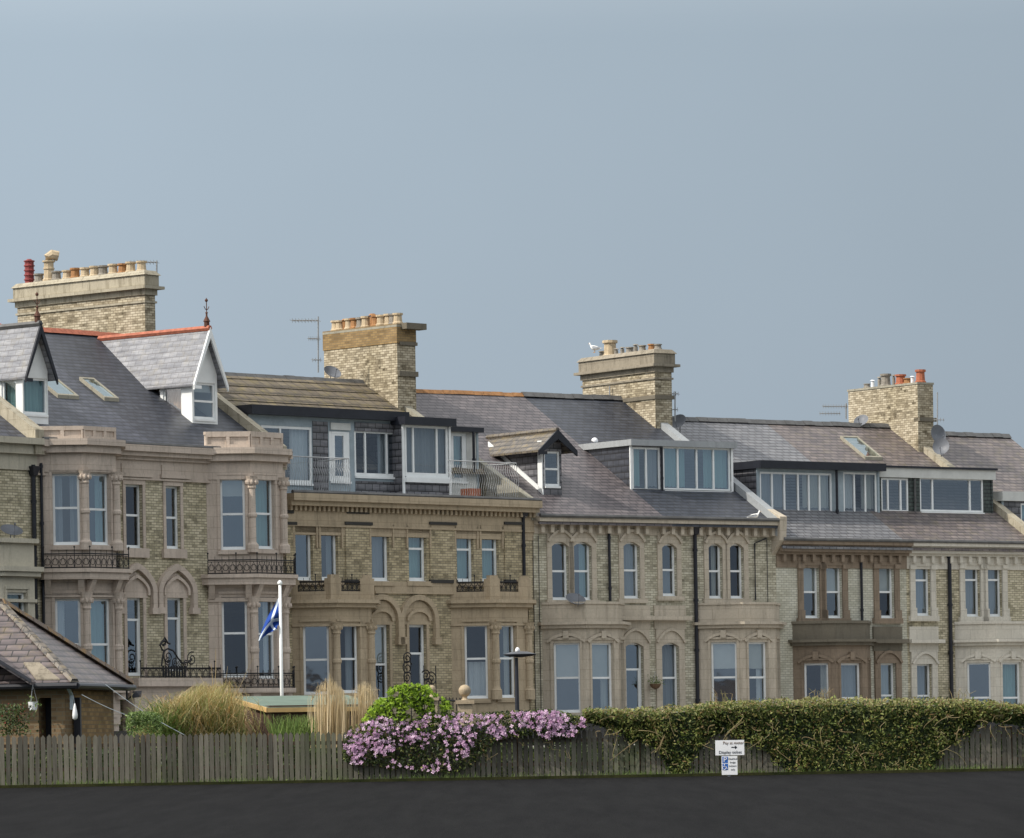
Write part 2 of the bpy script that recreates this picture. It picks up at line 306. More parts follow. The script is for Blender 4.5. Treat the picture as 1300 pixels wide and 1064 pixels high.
def window(F, h, parent, kind='sash', fr=.5, dress='', fw=.07, mat='white_paint', rec=REC, glass='glass', mull=(), sill=None):
    s0, s1, z0, z1 = h; o0, o1 = -rec-.06, -rec; mb = MB(); g = -rec-.035
    if glass == 'glass': glass = random.choice(('glass','glass','dull_glass','sheen_glass'))
    if not dress and random.random() < .6: dress = random.choice(('lG','rC','lWr','1','lGrG','2'))
    mb.fbox(F, s0, s0+fw, z0, z1, o0, o1); mb.fbox(F, s1-fw, s1, z0, z1, o0, o1)
    mb.fbox(F, s0+fw, s1-fw, z1-fw, z1, o0, o1); mb.fbox(F, s0+fw, s1-fw, z0, z0+fw*1.5, o0, o1)
    if kind in ('sash', 'top', 'door'):
        zz = z0+(z1-z0)*fr; mb.fbox(F, s0+fw, s1-fw, zz-.035, zz+.035, o0, o1+.012)
        if kind == 'door': mb.fbox(F, s0+fw, s0+fw*2, z0+fw*1.5, zz-.035, o0, o1+.006); mb.fbox(F, s1-fw*2, s1-fw, z0+fw*1.5, zz-.035, o0, o1+.006)
    for m in mull:
        c = s0+(s1-s0)*m; mb.fbox(F, c-.035, c+.035, z0+fw*1.5, z1-fw, o0, o1+.01)
    mb.fbox(F, s0+.01, s1-.01, z0-.05, z0+.02, o0, o1+.09)
    w = mb.build('window', mat, parent); HOFF[w.name] = {}
    p = MB(); p.poly([F.pt(s0+.02,z0+.02,g), F.pt(s1-.02,z0+.02,g), F.pt(s1-.02,z1-.02,g), F.pt(s0+.02,z1-.02,g)]); p.build('pane', glass, w)
    def curt(a, b, c, d, m, o, amp=.03):
        k = MB(); n = max(4, int((b-a)/.035)); ph = random.random()*6
        pts = [(a+(b-a)*i/n, o+amp*math.sin(ph+i*1.3)+.01*math.sin(i*.7)) for i in range(n+1)]
        for i in range(n): k.poly([F.pt(pts[i][0],c,pts[i][1]), F.pt(pts[i+1][0],c,pts[i+1][1]), F.pt(pts[i+1][0],d,pts[i+1][1]), F.pt(pts[i][0],d,pts[i][1])])
        k.build('curtain', m, w, smooth=True)
    W = s1-s0; H = z1-z0; o = g-.16; cm = {'C': 'cream_curtain', 'T': 'teal_curtain', 'G': 'grey_curtain', 'B': 'brown_curtain', 'W': 'white_curtain'}
    i = 0
    while i < len(dress):
        ch = dress[i]; nx = cm.get(dress[i+1], 'cream_curtain') if i+1 < len(dress) and dress[i+1] in cm else 'cream_curtain'
        if ch == 'l': curt(s0+.01, s0+W*.36, z0, z1-.03, nx, o)
        elif ch == 'r': curt(s1-W*.36, s1-.01, z0, z1-.03, nx, o)
        elif ch == 'f': curt(s0+.01, s1-.01, z0, z1-.03, nx, o)
        elif ch == 'h': curt(s0+.01, s1-.01, z0, z0+H*.5, nx, o)
        elif ch in '23456':
            k = MB(); q = z1-H*int(ch)/8; k.fbox(F, s0+.01, s1-.01, q, z1, g-.1, g-.09); k.build('blind', 'blind_cloth', w)
        i += 1
    return w
def offset(pts, out):
    r = []
    for i, p in enumerate(pts):
        ns = []
        for a, b in ((i-1, i), (i, i+1)):
            if a >= 0 and b < len(pts):
                dx, dy = pts[b][0]-pts[a][0], pts[b][1]-pts[a][1]; L = math.hypot(dx, dy); ns.append((dy/L, -dx/L))
        if len(ns) == 1: r.append((p[0]+ns[0][0]*out, p[1]+ns[0][1]*out))
        else:
            mx, my = ns[0][0]+ns[1][0], ns[0][1]+ns[1][1]; k = out*2/(mx*mx+my*my); r.append((p[0]+mx*k, p[1]+my*k))
    return r
def band(mb, pts, out, z0, z1, back=.05):
    q = offset(pts, out); q = [(q[0][0], back)] + q + [(q[-1][0], back)]
    mb.extrude(q, z0, z1)
def railing(pts, z0, z1, parent, out=.25, name='iron_railing', mat='black_iron', style='circ', step=.24):
    mb = MB(); q = offset(pts, out); q[0] = (q[0][0], q[0][1]); H = z1-z0
    for i in range(len(q)-1):
        a, b = q[i], q[i+1]; L = math.hypot(b[0]-a[0], b[1]-a[1]); t = ((b[0]-a[0])/L, (b[1]-a[1])/L)
        P = lambda s_, z: (a[0]+t[0]*s_, a[1]+t[1]*s_, z)
        n = max(1, round(L/step))
        if style == 'wavy':
            mb.tube([P(0,z1), P(L,z1)], .02, 4); mb.tube([P(0,z0+.05), P(L,z0+.05)], .015, 4)
            nn = round(L/.11)
            for k in range(nn+1):
                s_ = L*k/nn; mb.tube([(P(s_+.03*math.sin(w_*1.9+.3), 0)[0], P(s_, 0)[1]-.09*math.sin(max(0, math.pi*(1-w_/8)))*(w_ < 6), z0+.05+(H-.05)*w_/8) for w_ in range(9)], .008, 3)
            continue
        for zz, r_ in ((z1-.02, .022), (z1-H*.16, .012), (z0+.03, .02)): mb.tube([P(0,zz), P(L,zz)], r_, 4)
        for k in range(n+1):
            s_ = L*k/n; tall = (k % 4 == 0)
            mb.tube([P(s_,z0), P(s_, z1+(.22 if tall else .1))], .018 if tall else .011, 4)
            if tall: mb.ball(P(s_, z1+.2), .035, n=6, m=4)
        for k in range(n):
            c = L*(k+.5)/n; rr = min(L/n, H*.8)*.42; zc = z0+H*.44
            mb.tube([P(c+rr*math.cos(w_*math.pi/5), zc+rr*math.sin(w_*math.pi/5)) for w_ in range(11)], .011, 4)
            mb.tube([P(c-L/n/2, z0+.03), P(c, z1-H*.16)], .008, 3); mb.tube([P(c+L/n/2, z0+.03), P(c, z1-H*.16)], .008, 3)
    return mb.build(name, mat, parent)
def arch_path(cx, hw, zs, za, kind, leg=0):
    pts = []
    if leg: pts.append((cx-hw, zs-leg))
    if kind == 'round': pts += [(cx-hw*math.cos(math.pi*i/12), zs+(za-zs)*math.sin(math.pi*i/12)) for i in range(13)]
    elif kind == 'seg': pts += [(cx-hw+2*hw*i/8, zs+(za-zs)*math.sin(math.pi*i/8)**.8) for i in range(9)]
    else:
        n = 8
        L = [(cx-hw*(1-(i/n)**1.0)*1.0, zs+(za-zs)*math.sin(math.pi/2*(i/n))**.92) for i in range(n+1)]
        L = [(cx-hw*math.cos(math.pi/2*(i/n))**.75, zs+(za-zs)*(i/n)) for i in range(n+1)]
        pts += L + [(2*cx-a, z) for a, z in reversed(L[:-1])]
    if leg: pts.append((cx+hw, zs-leg))
    return pts
def slab_roof(mb, p, th=.08):           # p: 4 corners of a sloping sheet (counter-clockwise from above)
    mb.hexa([(a[0],a[1],a[2]-th) for a in p] + list(p))
def coping(U, parent, u, v0, z0, v1, z1, w=.32, h=.28, mat='grey_stone', name='party_wall_coping'):
    mb = MB(); mb.hexa([(u-w/2,v0,z0-.5),(u+w/2,v0,z0-.5),(u+w/2,v1,z1-.5),(u-w/2,v1,z1-.5),(u-w/2,v0,z0+h),(u+w/2,v0,z0+h),(u+w/2,v1,z1+h),(u-w/2,v1,z1+h)])
    return mb.build(name, mat, parent)
def pot(parent, c, mat, h=.55, r=.16, style=0):
    mb = MB()
    if style == 0: mb.lathe(c, [(r*1.15,0),(r*1.15,.06),(r*.95,.09),(r*.85,h*.8),(r*1.12,h*.84),(r*1.12,h),(r*.8,h),(r*.7,h-.1)], 10)
    elif style == 1:   # tall banded
        pr = [(r*1.1,0)]
        for k in range(5): pr += [(r*.95, h*(k+.1)/5), (r*.95, h*(k+.7)/5), (r*1.15, h*(k+.75)/5), (r*1.15, h*(k+.95)/5)]
        mb.lathe(c, pr + [(r*.8, h), (r*.4, h*1.06)], 10)
    elif style == 2:   # hooded cowl
        mb.lathe(c, [(r*1.2,0),(r*1.2,.08),(r,.12),(r*.9,h*.5),(r*1.05,h*.52),(r*1.05,h*.58),(r*.9,h*.6),(r*.9,h*.8),(r*1.2,h*.82),(r*1.2,h*.88)], 10)
        mb.tube([(c[0],c[1],c[2]+h*.85),(c[0],c[1],c[2]+h*1.02),(c[0]+.08,c[1]-.08,c[2]+h*1.12),(c[0]+.26,c[1]-.2,c[2]+h*1.06)], r*.95, 9)
    elif style == 3:   # thin metal flue with cap
        mb.lathe(c, [(r*.6,0),(r*.6,h*.75),(r*.35,h*.76),(r*.35,h*.86),(r*.9,h*.87),(r*.5,h)], 8)
    return mb.build('chimney_pot', mat, parent, smooth=False)
def stack(U, house, uc, v0, v1, zb, zt, th=.9, cap='plain', ch_=.62, mat='stack_brick', capmat='grey_stone'):
    """chimney stack on the party wall; v0 front, v1 back"""
    a, b = uc-th/2, uc+th/2; mb = MB(); mb.box(a, b, v0, v1, zb, zt-.02)
    ch = mb.build('chimney_stack', mat, house); HOFF[ch.name] = {}
    c = MB(); k = 0
    if cap == 'moulded':
        c.box(a-.10,b+.10,v0-.10,v1+.10,zt-ch_,zt-.02); c.box(a-.24,b+.24,v0-.24,v1+.24,zt-ch_-.08,zt-ch_+.02)
        c.hexa([(a-.16,v0-.16,zt-.02),(b+.16,v0-.16,zt-.02),(b+.16,v1+.16,zt-.02),(a-.16,v1+.16,zt-.02),(a-.02,v0-.02,zt+.14),(b+.02,v0-.02,zt+.14),(b+.02,v1+.02,zt+.14),(a-.02,v1+.02,zt+.14)])
        c.box(a-.06,b+.06,v0-.06,v1+.06,zt-ch_-.28,zt-ch_-.08); c.box(a-.05,b+.05,v0-.05,v1+.05,zt-ch_-.55,zt-ch_-.48)
    else: c.box(a-.03,b+.03,v0-.03,v1+.03,zt-.02,zt+.06)
    c.build('stack_cap', capmat, ch)
    return ch, (a, b)
def pots_row(ch, uc, v0, v1, z, spec):
    n = len(spec)
    for i, sp in enumerate(spec):
        if not sp: continue
        v = v1 + (v0-v1)*(i+.5)/n; pot(ch, (uc + random.uniform(-.06,.06), v, z), sp[0], sp[1], sp[2], sp[3] if len(sp) > 3 else 0)
def pipe(F, x, y0, y1, parent, r=.05, name='drainpipe', mat='pipe_black', hopper=False, o=.09, foot=None):
    s0, z1 = F.px(x, y0, o); z0 = F.px(x, y1, o)[1] if foot is None else foot; mb = MB()
    mb.tube([F.pt(s0,z0,o), F.pt(s0,z1,o)], r, 8)
    z = z0+.4
    while z < z1: mb.tube([F.pt(s0,z,o), F.pt(s0,z+.1,o)], r*1.35, 8); z += 1.8
    if hopper: mb.hexa([F.pt(s0-.08,z1-.35,o+.1),F.pt(s0+.08,z1-.35,o+.1),F.pt(s0+.08,z1-.35,.0),F.pt(s0-.08,z1-.35,.0),F.pt(s0-.18,z1-.05,o+.17),F.pt(s0+.18,z1-.05,o+.17),F.pt(s0+.18,z1-.05,.0),F.pt(s0-.18,z1-.05,.0)])
    return mb.build(name, mat, parent)
ZG = 2.3
# ------------------------------------------------------------------ the terrace: five straight runs that bend slightly
def bearing(px, D, y=700): rx, _ = ray(px, y); return (rx*D, D)
def run(O, th, xr):
    U = Unit(O, th); F = Facet(U, (0,0), (1,0)); U.F = F; U.W = F.px(xr, 700)[0]; U.end = U.world(U.W, 0); return U
UA = run(bearing(47, 149), 50, 362); UB = run(UA.end, 44, 677); UC = run(UB.end, 36, 985); UD = run(UC.end, 36, 1318)
U0 = Unit(UA.O, 52); U0.F = Facet(U0, (0,0), (1,0)); UE = Unit(UD.end, 36); UE.F = Facet(UE, (0,0), (1,0))
def setroof(U, xe, ye, L, xr, yr):
    U.ze = U.F.px(xe, ye)[1]; U.L = L; G = Facet(U, (0,L), (1,L)); U.zr = G.px(xr, yr)[1]; U.tp = (U.zr-U.ze)/L
    U.rz = lambda v: U.ze + U.tp*v
setroof(U0, 20, 556, 6.8, 5, 408); setroof(UA, 200, 569, 6.8, 75, 421); setroof(UB, 520, 634, 8.3, 370, 481); setroof(UC, 830, 658, 8.6, 700, 503); setroof(UD, 1200, 689, 8.2, 1000, 537); setroof(UE, 1320, 705, 8.2, 1250, 553)
for n_, U in zip('A B C D'.split(), (UA, UB, UC, UD)): print('UNIT', n_, 'W %.2f ze %.2f zr %.2f tp %.3f' % (U.W, U.ze, U.zr, U.tp))
def house(U, name, u0, u1, label, group='terraced houses of the seafront row'):
    h = U.root(name, u0, ZG); tag(h, label, 'house', group); h['u'] = (u0, u1); return h
def shell(U, H, u0, u1, mat, holes, left=True, right=True, zt=None, bays=()):
    mb = MB(); z1 = zt or U.ze; b = 2*U.L
    holes = list(holes) + [(U.F.px(x0+4, 800)[0], U.F.px(x1, 800)[0]+.3, ZG-.5, U.F.px(x1, yt)[1]) for x0, x1, yt in bays]
    wall(mb, U.F, u0, u1, ZG-.5, z1, holes)
    d = MB(); d.box(u0+.05, u1-.05, 2.4, 2.45, ZG-.5, z1); d.box(u0+.03, u0+.05, .3, 2.4, ZG-.5, z1); d.box(u1-.05, u1-.03, .3, 2.4, ZG-.5, z1); d.build('dark_lining', 'interior_dark', H)  # dark lining added behind the windows, in place of unlit room depth
    if u1-u0 > 3: d = MB(); d.box(u0+.05, u1-.05, -.0+.25, 2.4, ZG+3.9, ZG+4.05); d.build('room_floor', 'interior_dark', H)  # dark slab added between storeys to keep the rooms gloomy
    for u, on in ((u0, left), (u1, right)):
        if on: mb.poly([(u,0,ZG-.5),(u,0,z1),(u,U.L,U.zr-.12),(u,b,z1),(u,b,ZG-.5)])
    mb.poly([(u0,b,ZG-.5),(u1,b,ZG-.5),(u1,b,z1),(u0,b,z1)])
    return mb.build('wall', mat, H)
def roof(U, H, u0, u1, mat, v0=-.2, both=True, name='roof'):
    mb = MB(); slab_roof(mb, [(u0,v0,U.rz(v0)),(u1,v0,U.rz(v0)),(u1,U.L,U.zr),(u0,U.L,U.zr)])
    if both: slab_roof(mb, [(u0,U.L,U.zr),(u1,U.L,U.zr),(u1,2*U.L+.2,U.ze),(u0,2*U.L+.2,U.ze)])
    return mb.build(name, mat, H)
def ridge(U, H, u0, u1, mat, r=.13, mats=None):
    mb = MB(); n = max(2, int((u1-u0)/.45))
    for i in range(n):
        a = u0+(u1-u0)*i/n; b = u0+(u1-u0)*(i+.97)/n; dz = random.uniform(-.012,.012)
        mb.hexa([(a,U.L-r*1.6,U.zr-.07+dz),(b,U.L-r*1.6,U.zr-.07+dz),(b,U.L+r*1.6,U.zr-.07+dz),(a,U.L+r*1.6,U.zr-.07+dz),(a,U.L-r*.4,U.zr+r*.8+dz),(b,U.L-r*.4,U.zr+r*.8+dz),(b,U.L+r*.4,U.zr+r*.8+dz),(a,U.L+r*.4,U.zr+r*.8+dz)])
    return mb.build('ridge_tiles', mat, H)
def surround(F, H, h, mat, w=.17, head=.26, sill=.14, o=.05, seg=0, hood=False, sw=.08):
    s0, s1, z0, z1 = h; mb = MB()
    mb.fbox(F, s0-w, s0, z0-.001, z1, 0, o); mb.fbox(F, s1, s1+w, z0-.001, z1, 0, o)
    mb.fbox(F, s0-w, s1+w, z1, z1+head, 0, o+.012)
    if sill: mb.fbox(F, s0-w-sw, s1+w+sw, z0-sill, z0, 0, o+.07)
    if seg:
        c = (s0+s1)/2; hw = (s1-s0)/2; n = 5
        for sg in (-1, 1):
            arc = [(c+sg*hw*(1-i/n), z1-seg*(1-math.sin(math.pi/2*i/n))) for i in range(n+1)]
            mb.prism(F, [(c+sg*hw, z1+.001)] + arc[:-1] + [(c, z1+.001)], -REC-.01, o-.004)
    if hood:
        mb.ribbon(F, arch_path((s0+s1)/2, (s1-s0)/2+w*.9, z1+.02, z1+head*.95, 'seg'), .09, o, o+.09)
    return mb.build('window_surround', mat, H)
def bay(U, H, xl, xc, xr, zt, mat, wl, wc, colz=None, z0=None, colmat=None, ywall=None):
    u0 = U.F.px(xl, 800)[0]; D = Facet(U, (u0,0), (u0+10,-10)); p = D.px(xc, 800)[0]/math.sqrt(2)
    G = Facet(U, (0,-p), (1,-p)); u2 = G.px(xr, 800)[0]; pts = [(u0,0),(u0+p,-p),(u2,-p),(u2+p,0)]
    FL, FC, FR = (Facet(U, pts[i], pts[i+1]) for i in range(3)); mb = MB(); z0 = ZG-.5 if z0 is None else z0
    hl = [rect(FL, *w[:4]) for w in wl]; hc = [rect(FC, *w[:4]) for w in wc]
    wall(mb, FL, 0, FL.L, z0, zt, hl); wall(mb, FC, 0, FC.L, z0, zt, hc)
    hr = [(FR.L-h[1], FR.L-h[0], h[2], h[3]) for h in hl]
    wall(mb, FR, 0, FR.L, z0, zt, hr)
    q = [(a, b) for a, b in pts]; mb.poly([(a,b,zt) for a, b in q])
    b = mb.build('bay', mat, H); HOFF[b.name] = {}
    for F, hs, ws in ((FL, hl, wl), (FC, hc, wc)):
        for h, w in zip(hs, ws): window(F, h, H, *w[4:5], **(w[5] if len(w) > 5 else {}))
    for h in hr: window(FR, h, H, 'sash')
    dressing = MB()
    for F, hs in ((FL, hl), (FC, hc), (FR, hr)):
        for h in hs:
            s0, s1, a, c = h; dressing.fbox(F, s0-.1, s0-.02, a, c+.1, 0, .035); dressing.fbox(F, s1+.02, s1+.1, a, c+.1, 0, .035)
            dressing.fbox(F, s0-.1, s1+.1, c+.1, c+.18, 0, .06); dressing.fbox(F, s0-.1, s1+.1, a-.15, a-.03, 0, .09)
    dressing.build('window_surround', mat, b)
    if colz:
        for (z0_, z1_) in colz:
            for k, P in enumerate((pts[1], pts[2])):
                h = z1_-z0_; c = MB(); r = .13; x, y = P[0]+(.02 if k == 0 else -.02)*0, P[1]-.05
                c.lathe((x,y,z0_), [(r*1.5,0),(r*1.5,h*.12),(r*1.15,h*.14),(r,h*.17),(r*.98,h*.46),(r*1.25,h*.48),(r*1.25,h*.51),(r,h*.53),(r*.9,h*.84),(r*1.2,h*.86),(r*1.05,h*.88),(r*1.45,h*.97),(r*1.7,h)], 12)
                for j in range(8):
                    an = j*math.pi/4; c.ball((x+math.cos(an)*r*1.3, y+math.sin(an)*r*1.3, z0_+h*.93), .05, sz=1.5, n=6, m=4)
                c.build('column', colmat or mat, b, smooth=False)
    return b, pts, (FL, FC, FR)
def bands(b, pts, mat, specs, name='cornice'):
    mb = MB()
    for out, z0, z1 in specs: band(mb, pts, out, z0, z1)
    return mb.build(name, mat, b)
def parapet(b, pts, mat, z0, z1, panels=True, name='parapet', out=.0):
    mb = MB(); band(mb, pts, out, z0, z1-.1); band(mb, pts, out+.05, z1-.1, z1); q = offset(pts, out)
    if panels:
        F0 = [Facet(None, q[i], q[i+1]) for i in range(3)]; h = z1-z0
        for F, n in zip(F0, (2,3,2)):
            mb.fbox(F, 0, F.L, z0, z0+h*.22, 0, .05); mb.fbox(F, 0, F.L, z1-h*.32, z1-.1, 0, .05)
            for i in range(n+1):
                c = F.L*i/n; mb.fbox(F, max(0, c-.06), min(F.L, c+.06), z0+h*.22, z1-h*.32, 0, .048)
    return mb.build(name, mat, b)
def box_dormer(U, H, v, xl, xr, yt, yb, wins, front='hung_slate', cheek='hung_slate', fascia='black_paint', fh=.22, over=.2, xm=None, dark=None, trim='grey_paint', cut=False):
    F = Facet(U, (0,v), (1,v)); s0 = F.px(xl, (yt+yb)/2)[0]; s1 = F.px(xr, (yt+yb)/2)[0]; zt = F.px((xl+xr)/2, yt)[1]; zb = F.px((xl+xr)/2, yb)[1]
    hs = [rect(F, *w[:4], rec=.02) for w in wins]; mb = MB(); wall(mb, F, s0, s1, zb-.3, zt, hs, rec=.02)
    d = mb.build('dormer', front, H); HOFF[d.name] = {}
    vb = min(U.L, (zt-U.ze)/U.tp+.3); c = MB()
    c.poly([(s0,v,zb-.3),(s0,v,zt),(s0,vb,zt),(s0,vb,zb-.3)]); c.poly([(s1,v,zb-.3),(s1,vb,zb-.3),(s1,vb,zt),(s1,v,zt)]); c.build('cheek', cheek, d)
    f = MB(); f.fbox(F, s0-.12, s1+.12, zt-.02, zt+fh, -(vb-v), over); f.build('flat_roof', fascia, d)
    t = MB()
    for q in (s0, s1): t.fbox(F, q-.045, q+.045, zb-.3, zt-.02, -.02, .03)
    t.build('corner_trim', trim, d)
    for h, w in zip(hs, wins): window(F, h, H, w[4], rec=.02, **(w[5] if len(w) > 5 else {}))
    return d, F, (s0, s1, zb, zt, vb)
def gable_dormer(U, H, xl, xr, yb, apex, eave, wins, slatem, wallm, barge, side=None, cheekm=None, ridgem='red_ridge', ov=.3, finial=True, base=None, flash=None):
    u, v, z = U.roofpt(xl, yb, 0, U.ze, U.tp); F = Facet(U, (0,v), (1,v)); s0 = F.px(xl, yb-25)[0]; s1 = F.px(xr, yb-25)[0]; c = (s0+s1)/2
    za = F.px(apex[0], apex[1], ov)[1]; e_s, zed = F.px(eave[0], eave[1], ov); hw = max(c-e_s, (s1-s0)/2+.12); zb = z; slope = (za-zed)/hw; zw = zed + slope*(hw-(s1-s0)/2)
    hs = [rect(F, *w[:4], rec=.05) for w in wins]; mb = MB(); wall(mb, F, s0, s1, zb-.3, zw, hs, rec=.05)
    mb.poly([F.pt(s0,zw), F.pt(s1,zw), F.pt(c,za-.12)])
    d = mb.build('dormer', wallm, H); HOFF[d.name] = {}
    vb = min(U.L-.02, (za-U.ze)/U.tp); ve = (zed-U.ze)/U.tp+.6; k = MB(); FS = Facet(U, (s0,vb), (s0,v)); FT = Facet(U, (s1,v), (s1,vb))
    sh = [rect(FS, *w[:4], rec=.05) for w in (side or [])]
    wall(k, FS, 0, FS.L, zb-.3, zw, sh, rec=.05); wall(k, FT, 0, FT.L, zb-.3, zw); k.build('cheek', cheekm or wallm, d)
    if flash:
        fl = MB(); w_ = .09
        fl.hexa([(s0-.05,v,U.rz(v)-.02),(s0-.004,v,U.rz(v)-.02),(s0-.004,ve,U.rz(ve)-.02),(s0-.05,ve,U.rz(ve)-.02),(s0-.05,v,U.rz(v)+.17),(s0-.004,v,U.rz(v)+.17),(s0-.004,ve,U.rz(ve)+.17),(s0-.05,ve,U.rz(ve)+.17)])
        fl.build('flashing', flash, d); fl = MB(); fl.box(s0-.05, s0-.004, v+.02, v+.28, zb+.0, zw); fl.build('corner_board', flash, d); fl = MB(); fl.box(s0-.05, s0-.004, v+.28, ve-.2, zw-.22, zw-.06); fl.build('eaves_board', flash, d)
    r = MB(); vf = v-ov
    r.hexa([(c-hw,vf,zed-.07),(c,vf,za-.07),(c,vb,za-.07),(c-hw,vb,zed-.07),(c-hw,vf,zed),(c,vf,za),(c,vb,za),(c-hw,vb,zed)])
    r.hexa([(c,vf,za-.07),(c+hw,vf,zed-.07),(c+hw,vb,zed-.07),(c,vb,za-.07),(c,vf,za),(c+hw,vf,zed),(c+hw,vb,zed),(c,vb,za)])
    r.build('dormer_roof', slatem, d)
    bb = MB(); G = Facet(U, (0,vf), (1,vf)); w = .24
    for sg in (-1, 1):
        P = [(c+sg*hw*1.04, zed-.05-w*.6), (c+sg*hw*1.04, zed+.0), (c, za+.03), (c, za-w*1.3)]
        if sg > 0: P = P[::-1]
        bb.prism(G, P, -.04, .03+.002*sg)
    bb.fbox(G, c-hw*1.04, c-hw*.6, zed-.16, zed-.05, -.03, .025); bb.build('bargeboard', barge, d)
    rr = MB(); rr.tube([(c,vf,za+.01),(c,vb,za+.01)], .10, 6); rr.build('ridge_tiles', ridgem, d)
    if finial:
        f = MB(); f.lathe((c,vf+.15,za), [(.08,0),(.09,.08),(.09,.22),(.12,.24),(.03,.42),(.03,.5),(.05,.53),(.02,.56)], 8); f.tube([(c,vf+.15,za+.55),(c,vf+.15,za+1.02)], .016, 5)
        f.tube([(c-.12,vf+.15,za+.74),(c-.07,vf+.15,za+.66),(c,vf+.15,za+.62),(c+.07,vf+.15,za+.66),(c+.12,vf+.15,za+.74)], .016, 4); f.ball((c,vf+.15,za+.94), .055, n=8, m=5); f.build('finial', 'rusty_iron', d)
    for h, w_ in zip(hs, wins): window(F, h, H, w_[4], rec=.05, **(w_[5] if len(w_) > 5 else {}))
    for h, w_ in zip(sh, side or []): window(FS, h, H, w_[4], rec=.05, **(w_[5] if len(w_) > 5 else {}))
    return d
def skylight(U, H, quad, name='skylight'):
    P = [U.roofpt(x, y, 0, U.ze, U.tp) for x, y in quad]; us = [p[0] for p in P]; vs = [p[1] for p in P]; u0, u1, v0, v1 = min(us[0], us[3]), max(us[1], us[2]), (vs[2]+vs[3])/2, (vs[0]+vs[1])/2
    if u1-u0 < .5: u1 = u0+.6
    mb = MB(); w = .07
    def bx(a, b, c, d, h0, h1): mb.hexa([(a,c,U.rz(c)+h0),(b,c,U.rz(c)+h0),(b,d,U.rz(d)+h0),(a,d,U.rz(d)+h0),(a,c,U.rz(c)+h1),(b,c,U.rz(c)+h1),(b,d,U.rz(d)+h1),(a,d,U.rz(d)+h1)])
    bx(u0,u1,v0,v0+w,-.02,.12); bx(u0,u1,v1-w,v1,-.02,.12); bx(u0,u0+w,v0+w,v1-w,-.02,.119); bx(u1-w,u1,v0+w,v1-w,-.02,.119); s = mb.build(name, 'grey_stone', H); HOFF[s.name] = {}
    g = MB(); g.poly([(u0+w,v0+w,U.rz(v0+w)+.09),(u1-w,v0+w,U.rz(v0+w)+.09),(u1-w,v1-w,U.rz(v1-w)+.09),(u0+w,v1-w,U.rz(v1-w)+.09)]); g.build('pane', 'bright_glass', s)
def fband(U, H, u0, u1, specs, mat, name='cornice'):
    mb = MB()
    for z0, z1, o in specs: mb.fbox(U.F, u0, u1, z0, z1, -.1, o)
    return mb.build(name, mat, H)
# ================================================================== run A: two tall houses with two-storey bays
U = UA; F = U.F; W = U.W; um = F.px(204, 700)[0]; Z = lambda x, y, o=0: F.px(x, y, o)[1]
HA1 = house(U, 'terraced_house', 0, um, 'tall pale brick house with black-gabled dormer and two-storey pinkish stone bay, at the left')
HA2 = house(U, 'terraced_house', um, W, 'tall pale brick house with white-gabled slate dormer and red ridge, right of the black-gabled one')
fa = [(159,177,615,696,'sash',dict(fr=.52,dress='lG')), (210,225,617,697,'sash',dict(fr=.5))]
ga = [(161,178,759,858,'door',dict(fr=.72)), (212,229,759,852,'door',dict(fr=.72))]
for H, u0, u1, f1, g1 in ((HA1, 0, um, fa[0], ga[0]), (HA2, um, W, fa[1], ga[1])):
    h1, h2 = rect(F, *f1[:4]), rect(F, *g1[:4])
    shell(U, H, u0, u1, 'pale_brick', [h1, h2], left=(H is HA1), right=True, bays=[(57,146,605)] if H is HA1 else [(265,358,612)])
    window(F, h1, H, f1[4], **f1[5]); window(F, h2, H, g1[4], **g1[5])
    surround(F, H, h1, 'pink_stone', w=.12, head=.34, sill=.3, o=.04); m = MB()
    m.fbox(F, h1[0]-.22, h1[1]+.34, h1[3]+.34, h1[3]+.66, 0, .09); m.fbox(F, h1[0]-.28, h1[1]+.40, h1[3]+.24, h1[3]+.36, 0, .14); m.build('lintel', 'pink_stone', H)
    # pointed arch over the tall door window
    c = (h2[0]+h2[1])/2+.03; zs = h2[3]+.1; za = Z(185, 719); hw = (h2[1]-h2[0])/2+.42; m = MB()
    m.prism(F, [(a, b) for a, b in arch_path(c, hw-.15, zs, za-.18, 'pointed')][::-1], -.02, .03)
    m.ribbon(F, arch_path(c, hw, zs+.1, za, 'pointed', leg=.5), .20, 0, .16); m.ribbon(F, arch_path(c, hw-.24, zs+.1, za-.33, 'pointed', leg=.1), .10, .03, .12)
    for q in (c-hw, c+hw): m.fbox(F, q-.18, q+.18, zs-.62, zs-.42, 0, .2)
    m.fbox(F, h2[0]-.2, h2[1]+.2, h2[3], zs+.12, 0, .05); m.build('door_arch', 'pink_stone', H)
    m = MB(); m.fbox(F, h2[0]-.13, h2[0], h2[2]-.3, h2[3], 0, .04); m.fbox(F, h2[1], h2[1]+.13, h2[2]-.3, h2[3], 0, .04); m.build('door_surround', 'pink_stone', H)
    ze = U.ze
    fband(U, H, u0, u1, [(ze-.16, ze+.05, .42), (ze-.3, ze-.161, .3), (ze-.42, ze-.301, .16), (ze-1.0, ze-.421, .06), (ze-1.06, ze-1.001, .1)], 'pink_stone')
    m = MB(); m.tube([F.pt(u0,ze+.07,.36), F.pt(u1,ze+.07,.36)], .07, 6); m.build('gutter', 'gutter_grey', H)
    roof(U, H, u0, u1, 'blue_slate' if H is HA1 else 'dark_slate'); ridge(U, H, u0, u1, 'red_ridge')
mb_ = MB(); zl = Z(230, 866); mb_.fbox(F, F.px(155,860)[0], F.px(262,860)[0], zl-.15, zl+.12, 0, .75); mb_.fbox(F, F.px(155,860)[0], F.px(262,860)[0], zl-1.3, zl-.15, 0, .55)
mb_.build('balcony_ledge', 'pink_stone', HA2)
